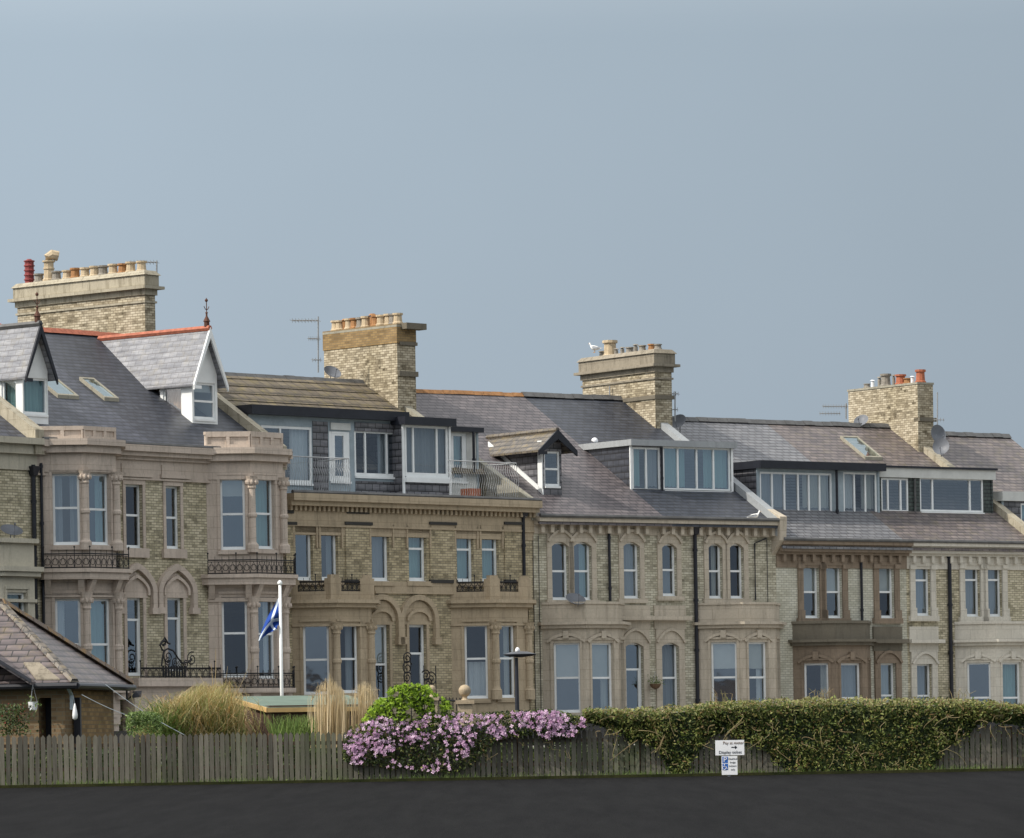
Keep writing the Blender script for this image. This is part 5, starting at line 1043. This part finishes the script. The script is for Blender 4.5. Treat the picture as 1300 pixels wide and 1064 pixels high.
m = MB(); s_ = Fh.px(92,880)[0]; m.tube([Fh.pt(s_,ZE-.12,.3), Fh.pt(s_,ZE-.25,.08), Fh.pt(s_,ZE-.55,.08)], .04, 8); m.build('drainpipe', 'grey_paint', hut)
m = MB(); k_ = [P.roofpt(x, y, 0, ZE, (zt-ZE)/2.15) for x, y in ((46,864),(76,864),(50,843),(30,843))]; m.hexa([(a_,b_,c_+.005) for a_,b_,c_ in k_]+[(a_,b_,c_+.035) for a_,b_,c_ in k_]); m.build('lead_flashing', 'cap_stone', a)
# porch gable that meets the roof further left
k_ = P.roofpt(28, 838, 0, ZE, (zt-ZE)/2.15); e_ = P.roofpt(46, 864, 0, ZE, (zt-ZE)/2.15); m = MB(); r0 = k_[0]-(e_[0]-k_[0])*.1; wd = e_[0]-k_[0]; hz = k_[2]
x1 = e_[0]; xr_ = x1-1.25; zr_ = ZE+.78; m.hexa([(x1,-.35,ZE-.04),(x1,.9,ZE-.04),(xr_,.95,zr_-.04),(xr_,-.35,zr_-.04),(x1,-.35,ZE+.02),(x1,.9,ZE+.02),(xr_,.95,zr_+.02),(xr_,-.35,zr_+.02)]); m.hexa([(xr_,-.35,zr_-.04),(xr_,.95,zr_-.04),(xr_-1.25,.9,ZE-.04),(xr_-1.25,-.35,ZE-.04),(xr_,-.35,zr_+.02),(xr_,.95,zr_+.02),(xr_-1.25,.9,ZE+.02),(xr_-1.25,-.35,ZE+.02)]); m.build('porch_roof', 'purple_slate', hut)
m = MB(); barline(m, (x1+.02,-.36,ZE), (xr_,-.36,zr_+.02), .06, .07); m.build('bargeboard', 'black_paint', hut)
# white bottle-shaped cover hanging at the pipe foot
q = at(95, 900, P.world(-.3,.3)[1]-.35); bt = lone('hanging_cover', q, 'white plastic sleeve hanging at the foot of the pipe by the hut corner', 'plastic cover'); m = MB(); m.lathe(tuple(q-Vector((0,0,.22))), [(.02,0),(.05,.03),(.055,.1),(.045,.18),(.025,.27),(.01,.33)], 10); wbuild(m, 'sleeve', 'white_plastic', bt, True)
m = MB(); m.tube([q+Vector((0,0,.1)), q+Vector((-.03,.0,.28))], .008, 4); wbuild(m, 'string', 'rope', bt)
def basket(p, label, top, mat, fol, r, white):
    e = lone('hanging_basket', p, label, 'hanging basket', 'hanging flower baskets'); m = MB()
    if white: m.lathe(tuple(p-Vector((0,0,.09))), [(.075,0),(.08,.01),(.10,.15),(.105,.17),(.09,.17)], 12)
    else: m.lathe(tuple(p-Vector((0,0,.2))), [(.03,0),(.12,.04),(.18,.12),(.21,.2),(.19,.2)], 12)
    wbuild(m, 'pot', mat, e); m = MB()
    for j in range(3): an = j*2.09; m.tube([p+Vector((math.cos(an)*r*.6, math.sin(an)*r*.6, .03)), p+Vector((0,0,top))], .006, 4)
    wbuild(m, 'chain', 'steel', e); leaves(160 if not white else 70, lambda: (p+Vector((random.gauss(0,r*.55), random.gauss(0,r*.5), .02+abs(random.gauss(0,r*.45))-.3*r*random.random())), 1), .03, fol, 'foliage', e, loc=tuple(p))
pb = at(42, 896, P.world(-1.0,.3)[1]-.45); basket(pb, 'small white hanging pot under the eaves of the brick hut', .42, 'white_plastic', 'shrub_leaf', .16, True)
m = MB(); m.tube([pb+Vector((0,0,.42)), pb+Vector((0,.0,.47)), pb+Vector((0,.3,.47))], .014, 5); m.v = [tuple(hut.matrix_world.inverted() @ Vector(v)) if 0 else v for v in m.v]
tag(wbuild(m, 'basket_hook', 'white_plastic', lone('basket_bracket', tuple(pb), 'white hook bracket holding the small hanging pot under the hut eaves', 'bracket')))
F = UC.F; s_, z_ = F.px(832, 868, .3); p = Vector((*UC.world(s_, -.3), z_)); basket(p, 'round hanging basket on the brick pier between two arched ground-floor windows', .45, 'timber_brown', 'shrub_leaf', .24, False)
q = at(168, 882, P.world(-.3, WH-.3)[1]-.1); fl = lone('floodlight', q, 'black floodlight on the far corner of the brick hut', 'floodlight'); m = MB(); m.hexa([tuple(q+Vector(v)) for v in ((0,-.12,-.07),(.18,-.14,-.05),(.18,.02,-.05),(0,.02,-.07),(.02,-.1,.07),(.2,-.12,.08),(.2,.03,.08),(.02,.03,.07))]); wbuild(m, 'lamp_head', 'black_paint', fl)
m = MB(); m.tube([q+Vector((0,0,-.02)), q+Vector((-.12,.05,-.12)), q+Vector((-.12,.05,.1))], .025, 5); wbuild(m, 'bracket', 'black_paint', fl)
for a_, b_, lab in (((134,869),(236,934),'upper pale blue rope running from the hut eaves down to the fence'), ((104,882),(196,918),'lower pale rope running from the hut corner into the small shrub')):
    A = at(*a_, 94.6 if a_[0] < 110 else 95.4); B = at(*b_, 92.4); e = lone('rope', A, lab, 'rope', 'ropes tied to the brick hut'); m = MB(); m.tube([A.lerp(B, k/10)-Vector((0,0,.06*math.sin(math.pi*k/10))) for k in range(11)], .0065, 5); wbuild(m, 'strand', 'rope', e)
# plants in shade against the hut
leaves(700, lambda: (at(random.gauss(14,14), random.uniform(895,934), 94+random.uniform(-.3,.3)), 1), .035, 'ivy_dark_leaf', 'border_planting', None); o = bpy.data.objects['border_planting']; tag(o, 'dark leafy planting with dull red blooms against the hut wall', 'plants', kind='stuff')
leaves(120, lambda: (at(random.gauss(12,13), random.uniform(893,930), 93.8), 1), .028, 'basket_bloom', 'blossom', o)
# ================================================================== timber shed with green felt roof
S0 = at(342, 900, 94.8); SU = Unit((S0.x, S0.y), 18); zg = gz(95); shd = SU.root('timber_shed', 0, zg); tag(shd, 'dark brown timber shed with green felt roof edged in pale wood', 'shed')
Fs = Facet(SU, (0,0), (1,0)); wS = Fs.px(487, 890)[0]; Fl = Facet(SU, (0,6), (0,0)); ls = 6-Fl.px(296, 880)[0]; zf = S0.z; D2 = SU.world(0, ls)[1]; zbk = CZ+ray(296, 886)[1]*D2; m = MB()
q = .06; m.hexa([(-q,-q,zf-.0),(wS+q,-q,zf),(wS+q,ls+q,zbk+.0),(-q,ls+q,zbk),(-q,-q,zf+.03),(wS+q,-q,zf+.03),(wS+q,ls+q,zbk+.03),(-q,ls+q,zbk+.03)]); m.build('roof', 'felt_green', shd)
m = MB(); m.box(-q-.01,wS+q,-q-.03,-q,zf-.07,zf+.02); m.hexa([(-q-.03,-q-.03,zf-.07),(-q,-q-.03,zf-.07),(-q,ls+q,zbk-.07),(-q-.03,ls+q,zbk-.07),(-q-.03,-q-.03,zf+.025),(-q,-q-.03,zf+.025),(-q,ls+q,zbk+.025),(-q-.03,ls+q,zbk+.025)]); m.build('roof_trim', 'gold_wood', shd)
m = MB(); z = zg-.1; i = 0
while z < min(zf, zbk)-.02: m.box(.0,wS,0+.006*(i%2),.04,z,z+.118); m.box(0,.04,.04,ls,z,z+.118); m.box(wS-.04,wS,.04,ls,z,z+.118); m.box(.04,wS-.04,ls-.04,ls,z,z+.118); z += .12; i += 1
m.hexa([(0.005,.005,z-.1),(.035,.005,z-.1),(.035,ls,z-.1),(.005,ls,z-.1),(0.005,.005,zf-.005),(.035,.005,zf-.005),(.035,ls,zbk-.005),(.005,ls,zbk-.005)]); m.build('wall', 'shed_wood', shd)
m = MB(); m.box(-.035,0,ls*.38,ls*.95,zg-.05,zf-.22); m.box(-.05,-.035,ls*.40,ls*.46,zg,zf-.25); m.build('door', 'timber_brown', shd)
m = MB(); m.box(-.03,.03,-.03,.03,zg,zf-.08); m.build('corner_post', 'timber_brown', shd)
# ================================================================== flagpole, flag
DP = 112; pb_ = at(357.8, 884, DP); pt_ = at(355, 741, DP); X0 = pb_.x; fp = lone('flagpole', (X0, DP, gz(DP)), 'white flagpole with small domed cap behind the timber shed', 'flagpole'); m = MB(); m.tube([(X0,DP,gz(DP)), (X0,DP,pt_.z)], .047, 10, .036); wbuild(m, 'pole', 'white_paint', fp, True)
m = MB(); m.lathe((X0,DP,pt_.z), [(.05,-.02),(.062,0),(.055,.04),(.03,.07),(.002,.085)], 10); wbuild(m, 'cap', 'white_paint', fp, True)
t = NT('saltire_cloth'); tc_ = t.n('ShaderNodeTexCoord'); sp_ = t.n('ShaderNodeSeparateXYZ'); t.l(tc_.outputs['UV'], sp_.inputs[0])
def mth(op, a, b=None, c=None):
    o = t.n('ShaderNodeMath', operation=op)
    for i, v_ in enumerate((a, b, c)):
        if v_ is None: continue
        if isinstance(v_, (int, float)): o.inputs[i].default_value = v_
        else: t.l(v_, o.inputs[i])
    return o.outputs[0]
d1 = mth('ABSOLUTE', mth('SUBTRACT', sp_.outputs[0], sp_.outputs[1])); d2 = mth('ABSOLUTE', mth('SUBTRACT', mth('ADD', sp_.outputs[0], sp_.outputs[1]), 1.0)); wm = mth('LESS_THAN', mth('MINIMUM', d1, d2), .10)
t.fin(t.mix(wm, (.012,.05,.26), (.55,.62,.72)), .8, .2)
hoist = [(354.6,757),(354.9,768),(355.3,779),(356,789)]; fly = [(328,814),(334,809),(342,803),(350,800)]; nu, nv = 22, 12; V = []; UVs = []; Fc = []
for i in range(nu+1):
    u_ = i/nu
    for j in range(nv+1):
        w_ = j/nv; k = w_*3; a_ = int(min(2, k)); f_ = k-a_; h_ = [hoist[a_][c]*(1-f_)+hoist[a_+1][c]*f_ for c in (0,1)]; e_ = [fly[a_][c]*(1-f_)+fly[a_+1][c]*f_ for c in (0,1)]
        x = h_[0]+(e_[0]-h_[0])*u_**1.15; y = h_[1]+(e_[1]-h_[1])*u_; x += -4*math.sin(u_*math.pi)*(1-w_) + 1.2*math.sin(u_*9)*w_
        p = at(x, y, DP+.02+.11*math.sin(w_*8.5+u_*4)*min(1, u_*3)); V.append(tuple(p-pt_)); UVs.append((u_, 1-w_))
Fc = [(i*(nv+1)+j, (i+1)*(nv+1)+j, (i+1)*(nv+1)+j+1, i*(nv+1)+j+1) for i in range(nu) for j in range(nv)]
me = bpy.data.meshes.new('flag'); me.from_pydata(V, [], Fc); ul = me.uv_layers.new(name='UVMap')
for lp in me.loops: ul.data[lp.index].uv = UVs[lp.vertex_index]
me.polygons.foreach_set('use_smooth', [True]*len(me.polygons)); me.materials.append(MATS['saltire_cloth']); o = bpy.data.objects.new('flag', me); o.location = pt_; col.objects.link(o); tag(o, 'blue flag with white diagonal cross hanging limp from the white pole', 'flag')
# ================================================================== street lamp, gate piers
DL = 118; lp_ = at(655.5, 835, DL); e = lone('street_lamp', (lp_.x, DL, gz(DL)), 'thin dark street lamp with flat saucer head above the pink flowers', 'street lamp'); m = MB(); m.tube([(lp_.x,DL,gz(DL)),(lp_.x,DL,lp_.z)], .06, 8, .045); wbuild(m, 'post', 'black_paint', e)
hx = at(660, 832, DL); m = MB(); m.lathe((hx.x,DL,hx.z-.05), [(.06,0),(.3,.03),(.4,.055),(.41,.08),(.2,.14),(.05,.15)], 16); wbuild(m, 'lamp_head', 'pipe_black', e); m = MB(); m.lathe((at(657,826,DL).x,DL,hx.z+.08), [(.05,0),(.06,.03),(.055,.08),(.02,.12)], 8); wbuild(m, 'sensor_cap', 'white_plastic', e, True)
for px_, py_, r, lab in ((590,877,.19,'round stone ball on a sandy gate pier left of the street lamp, the larger one'), (548,875,.13,'small stone ball on a gate pier half hidden behind the bright shrub')):
    D = 146; c = at(px_, py_, D); g = gz(D); e = lone('gate_pier', (c.x, D, g), lab, 'gate pier', 'gate piers before the terrace'); m = MB(); w_ = r*1.15; m.box(c.x-w_,c.x+w_,D-w_,D+w_,g-.1,c.z-r-.22); wbuild(m, 'pier', 'sand_stone', e)
    m = MB(); m.box(c.x-w_-.07,c.x+w_+.07,D-w_-.07,D+w_+.07,c.z-r-.22,c.z-r-.1); m.lathe((c.x,D,c.z-r-.1), [(.12,0),(.07,.06),(.08,.13)], 10); wbuild(m, 'cap', 'sand_stone', e); m = MB(); m.ball(c, r, n=18, m=12); wbuild(m, 'ball', 'sand_stone', e, True)
# garden railings in front of the sandstone houses
e = lone('garden_railing', (at(560,890,147).x, 147, gz(147)), 'black iron garden railing between the gate piers behind the bright shrub', 'railing'); m = MB(); A = at(548,888,146.5); B = at(584,890,146.5)
for k in range(9): p = A.lerp(B, k/8); m.tube([(p.x,p.y,gz(146)),(p.x,p.y,p.z+.1)], .016, 4)
m.tube([A,B], .03, 4); m.tube([A-Vector((0,0,.5)),B-Vector((0,0,.5))], .03, 4); wbuild(m, 'bars', 'black_iron', e)
# scrolled ironwork on the houses
def spiral(F, cs, cz, r, turns, o, d=1, a0=0, n=22): return [F.pt(cs+d*math.cos(a0+turns*2*math.pi*k/n)*r*(1-.85*k/n), cz+math.sin(a0+turns*2*math.pi*k/n)*r*(1-.85*k/n), o) for k in range(n+1)]
F = UA.F; m = MB(); o_ = .66; s0, z0 = F.px(205, 846, o_); s1, _ = F.px(248, 846, o_); z1 = F.px(215, 818, o_)[1]; L = s1-s0
m.tube([F.pt(s0+L*a_, z0+(z1-z0)*b_, o_) for a_, b_ in ((0,.0),(.05,.5),(.08,.72),(.2,.8),(.36,.7),(.5,.35),(.62,.15),(.78,.2),(.9,.35))], .03, 5)
for a_, b_, r in ((.2,.45,.25),(.2,.2,.14),(.4,.16,.15),(.56,.1,.13),(.72,.1,.13),(.9,.34,.24)): m.tube(spiral(F, s0+L*a_, z0+(z1-z0)*b_, r, 1.6, o_, 1, 1.2), .022, 4)
m.tube([F.pt(s0+L*a_, z0+(z1-z0)*b_, o_) for a_, b_ in ((.04,.72),(-.03,.95),(.05,1.15),(.16,1.12),(.12,1.0),(.05,.95))], .045, 5); m.tube([F.pt(s0+L*a_, z0+(z1-z0)*b_, o_) for a_, b_ in ((.05,1.1),(.11,1.3),(.2,1.05),(.26,1.02))], .035, 5)
for k in range(9): m.tube([F.pt(s0+L*(.05+.08*k), z0-.35, o_), F.pt(s0+L*(.05+.08*k), z0+.02, o_)], .045, 4)
m.build('scrolled_ironwork', 'black_iron', HA2)
F = UB.F; m = MB()
for x, y, r in ((517,836,.22),(517,848,.25),(517,860,.2),(541,858,.22),(548,862,.26),(544,868,.2)): s_, z_ = F.px(x, y, .5); m.tube(spiral(F, s_, z_, r, 1.7, .5, 1 if x < 530 else -1, .5), .022, 4)
for x in (513, 521, 538, 553): s_, z_ = F.px(x, 845 if x > 530 else 832, .5); m.tube([F.pt(s_, ZG, .5), F.pt(s_, z_, .5)], .022, 4)
m.build('scrolled_ironwork', 'black_iron', HB2)
# ================================================================== parking sign
DS = 90.6; a_ = at(908, 940, DS); b_ = at(945, 958.5, DS); cx_ = (a_.x+b_.x)/2; sg = lone('parking_sign', (cx_, DS, gz(DS)), 'white pay at meter sign above a small blue and white disabled parking sign', 'sign')
m = MB(); m.tube([(cx_-.02,DS+.06,gz(DS)),(cx_-.02,DS+.06,a_.z-.02)], .035, 10); wbuild(m, 'post', 'steel', sg)
cy_ = (a_.z+b_.z)/2; W2 = (b_.x-a_.x)/2; H2 = (a_.z-b_.z)/2 + .0
m = MB(); m.box(cx_-W2,cx_+W2,DS,DS+.012,cy_-H2,cy_+H2); p1 = wbuild(m, 'sign_panel', 'white_plastic', sg)
def letters(txt, x, z, size, mat, par, ox=0):
    cu = bpy.data.curves.new('lettering', 'FONT'); cu.body = txt; cu.size = size; cu.align_x = 'CENTER'; cu.align_y = 'CENTER'; cu.extrude = .001; tmp = bpy.data.objects.new('tmp', cu); col.objects.link(tmp); dg = bpy.context.evaluated_depsgraph_get(); me = bpy.data.meshes.new_from_object(tmp.evaluated_get(dg)); bpy.data.objects.remove(tmp); me.materials.clear(); me.materials.append(MATS[mat]); o = bpy.data.objects.new('lettering', me); col.objects.link(o)
    o.parent = par; o.location = (x-cx_, -.004, z-gz(DS)); o.rotation_euler = (R(90),0,0); return o
letters('Pay at meter', cx_+W2*.25, cy_+H2*.62, .078, 'timber_brown', p1); letters('Display ticket', cx_+W2*.02, cy_-H2*.62, .08, 'black_paint', p1)
m = MB(); ax, az = cx_+W2*.28, cy_+H2*.05; m.box(ax-.05,ax+.03,DS-.004,DS-.001,az-.009,az+.009); m.v += [(ax+.02,DS-.004,az-.035),(ax+.065,DS-.004,az),(ax+.02,DS-.004,az+.035)]; m.f.append((8,9,10)); wbuild(m, 'arrow', 'black_paint', sg)
c1 = at(916, 960, DS); c2 = at(936, 960, DS); zt2 = c1.z; hb = .36; m = MB(); m.box(c1.x,c2.x,DS,DS+.012,zt2-hb,zt2); p2 = wbuild(m, 'small_sign_panel', 'white_plastic', sg)
plain('sign_blue', (.03,.12,.42), .4, .05); wq = c2.x-c1.x
for k in range(2): m = MB(); zq = zt2-.012-k*.135; m.box(c1.x+.014,c1.x+wq*.4,DS-.003,DS-.0005,zq-.12,zq); wbuild(m, 'blue_square', 'sign_blue', sg)
o = letters('P', c1.x+wq*.22, zt2-.072, .14, 'white_plastic', p2); o.location.y = -.007
m = MB(); ox, oz = c1.x+wq*.2, zt2-.21; m.ball((ox-.005,DS-.006,oz+.045), .011, n=8, m=5); m.tube([(ox,DS-.006,oz+.03),(ox,DS-.006,oz),(ox+.03,DS-.006,oz-.002),(ox+.042,DS-.006,oz-.035)], .007, 4)
m.tube([(ox-.01+.032*math.cos(2.0+k*.45),DS-.006,oz-.016+.032*math.sin(2.0+k*.45)) for k in range(10)], .005, 4); wbuild(m, 'wheelchair_symbol', 'white_plastic', sg)
for k, s_ in enumerate(('Disabled', 'badge', 'holders', 'only')): letters(s_, c1.x+wq*.70, zt2-.055-k*.068, .048, 'black_paint', p2)
HZ0=(3.78,4.55,5.35);HZ1=(3.85,4.7,5.5);HZ2=(20,20.2,19.8)
# camera, world, sun
cam = bpy.data.cameras.new('camera'); co = bpy.data.objects.new('camera', cam); col.objects.link(co); sc.camera = co
cr, sr = math.cos(ROLL), math.sin(ROLL)
co.matrix_world = Matrix(((cr, sr, 0, 0), (0, 0, -1, 0), (-sr, cr, 0, CZ), (0, 0, 0, 1)))
cam.sensor_width = 36; cam.lens = 36*FPX/1300; cam.shift_y = (HY-532)/1300; cam.clip_start = 1; cam.clip_end = 6000
w = bpy.data.worlds.new('World'); sc.world = w; w.use_nodes = True; t = w.node_tree; t.nodes.clear()
SV = Vector((-.9135, -.4067, 0)).normalized(); EL = R(44)
S = Vector((SV.x*math.cos(EL), SV.y*math.cos(EL), math.sin(EL)))
out = t.nodes.new('ShaderNodeOutputWorld'); bg = t.nodes.new('ShaderNodeBackground'); sky = t.nodes.new('ShaderNodeTexSky')
sky.sky_type = 'NISHITA'; sky.sun_disc = False; sky.sun_elevation = EL; sky.sun_rotation = math.atan2(S.x, S.y); sky.dust_density = 3; sky.air_density = 1.2
# sea haze: a grey-blue veil over the physical sky, thickest low down
tc = t.nodes.new('ShaderNodeTexCoord'); sp = t.nodes.new('ShaderNodeSeparateXYZ'); t.links.new(tc.outputs['Generated'], sp.inputs[0])
rp = t.nodes.new('ShaderNodeValToRGB'); t.links.new(sp.outputs['Z'], rp.inputs[0]); e = rp.color_ramp.elements
e[0].position = 0; e[0].color = (HZ0[0], HZ0[1], HZ0[2], 1); e[1].position = .15; e[1].color = (HZ1[0], HZ1[1], HZ1[2], 1); q = e.new(.45); q.color = (HZ2[0], HZ2[1], HZ2[2], 1)
mx = t.nodes.new('ShaderNodeMix'); mx.data_type = 'RGBA'; t.links.new(sky.outputs[0], mx.inputs[6]); t.links.new(rp.outputs[0], mx.inputs[7])
fr = t.nodes.new('ShaderNodeValToRGB'); t.links.new(sp.outputs['Z'], fr.inputs[0]); fe = fr.color_ramp.elements; fe[0].position = .14; fe[0].color = (.95,)*3+(1,); fe[1].position = .5; fe[1].color = (.5,)*3+(1,)
t.links.new(fr.outputs[0], mx.inputs[0]); 
az = t.nodes.new('ShaderNodeMath'); az.operation = 'MULTIPLY_ADD'; az.use_clamp = False; t.links.new(sp.outputs['X'], az.inputs[0]); az.inputs[1].default_value = -.9; az.inputs[2].default_value = 1
ac = t.nodes.new('ShaderNodeClamp'); t.links.new(az.outputs[0], ac.inputs[0]); ac.inputs[1].default_value = .88; ac.inputs[2].default_value = 1.2
mm = t.nodes.new('ShaderNodeVectorMath'); mm.operation = 'SCALE'; t.links.new(mx.outputs[2], mm.inputs[0]); t.links.new(ac.outputs[0], mm.inputs[3])
nz_ = t.nodes.new('ShaderNodeTexNoise'); t.links.new(tc.outputs['Generated'], nz_.inputs['Vector']); nz_.inputs['Scale'].default_value = 9; nz_.inputs['Detail'].default_value = 5
nm = t.nodes.new('ShaderNodeMath'); nm.operation = 'MULTIPLY_ADD'; t.links.new(nz_.outputs['Fac'], nm.inputs[0]); nm.inputs[1].default_value = .12; nm.inputs[2].default_value = .94
m2 = t.nodes.new('ShaderNodeVectorMath'); m2.operation = 'SCALE'; t.links.new(mm.outputs[0], m2.inputs[0]); t.links.new(nm.outputs[0], m2.inputs[3]); t.links.new(m2.outputs[0], bg.inputs[0]); bg.inputs[1].default_value = .1; t.links.new(bg.outputs[0], out.inputs[0])
sl = bpy.data.lights.new('sun', 'SUN'); sl.energy = 4.0; sl.angle = R(.6); sl.color = (1, .93, .82); so = bpy.data.objects.new('sun', sl); col.objects.link(so)
so.rotation_euler = (-S).to_track_quat('-Z', 'Y').to_euler()
sc.view_settings.view_transform = 'Standard'; sc.view_settings.look = 'None'; sc.view_settings.exposure = 0
sc.render.engine = 'CYCLES'; sc.cycles.max_bounces = 6; sc.cycles.transparent_max_bounces = 8
print('OBJECTS', len(bpy.data.objects), 'POLYS', sum(len(m.polygons) for m in bpy.data.meshes))
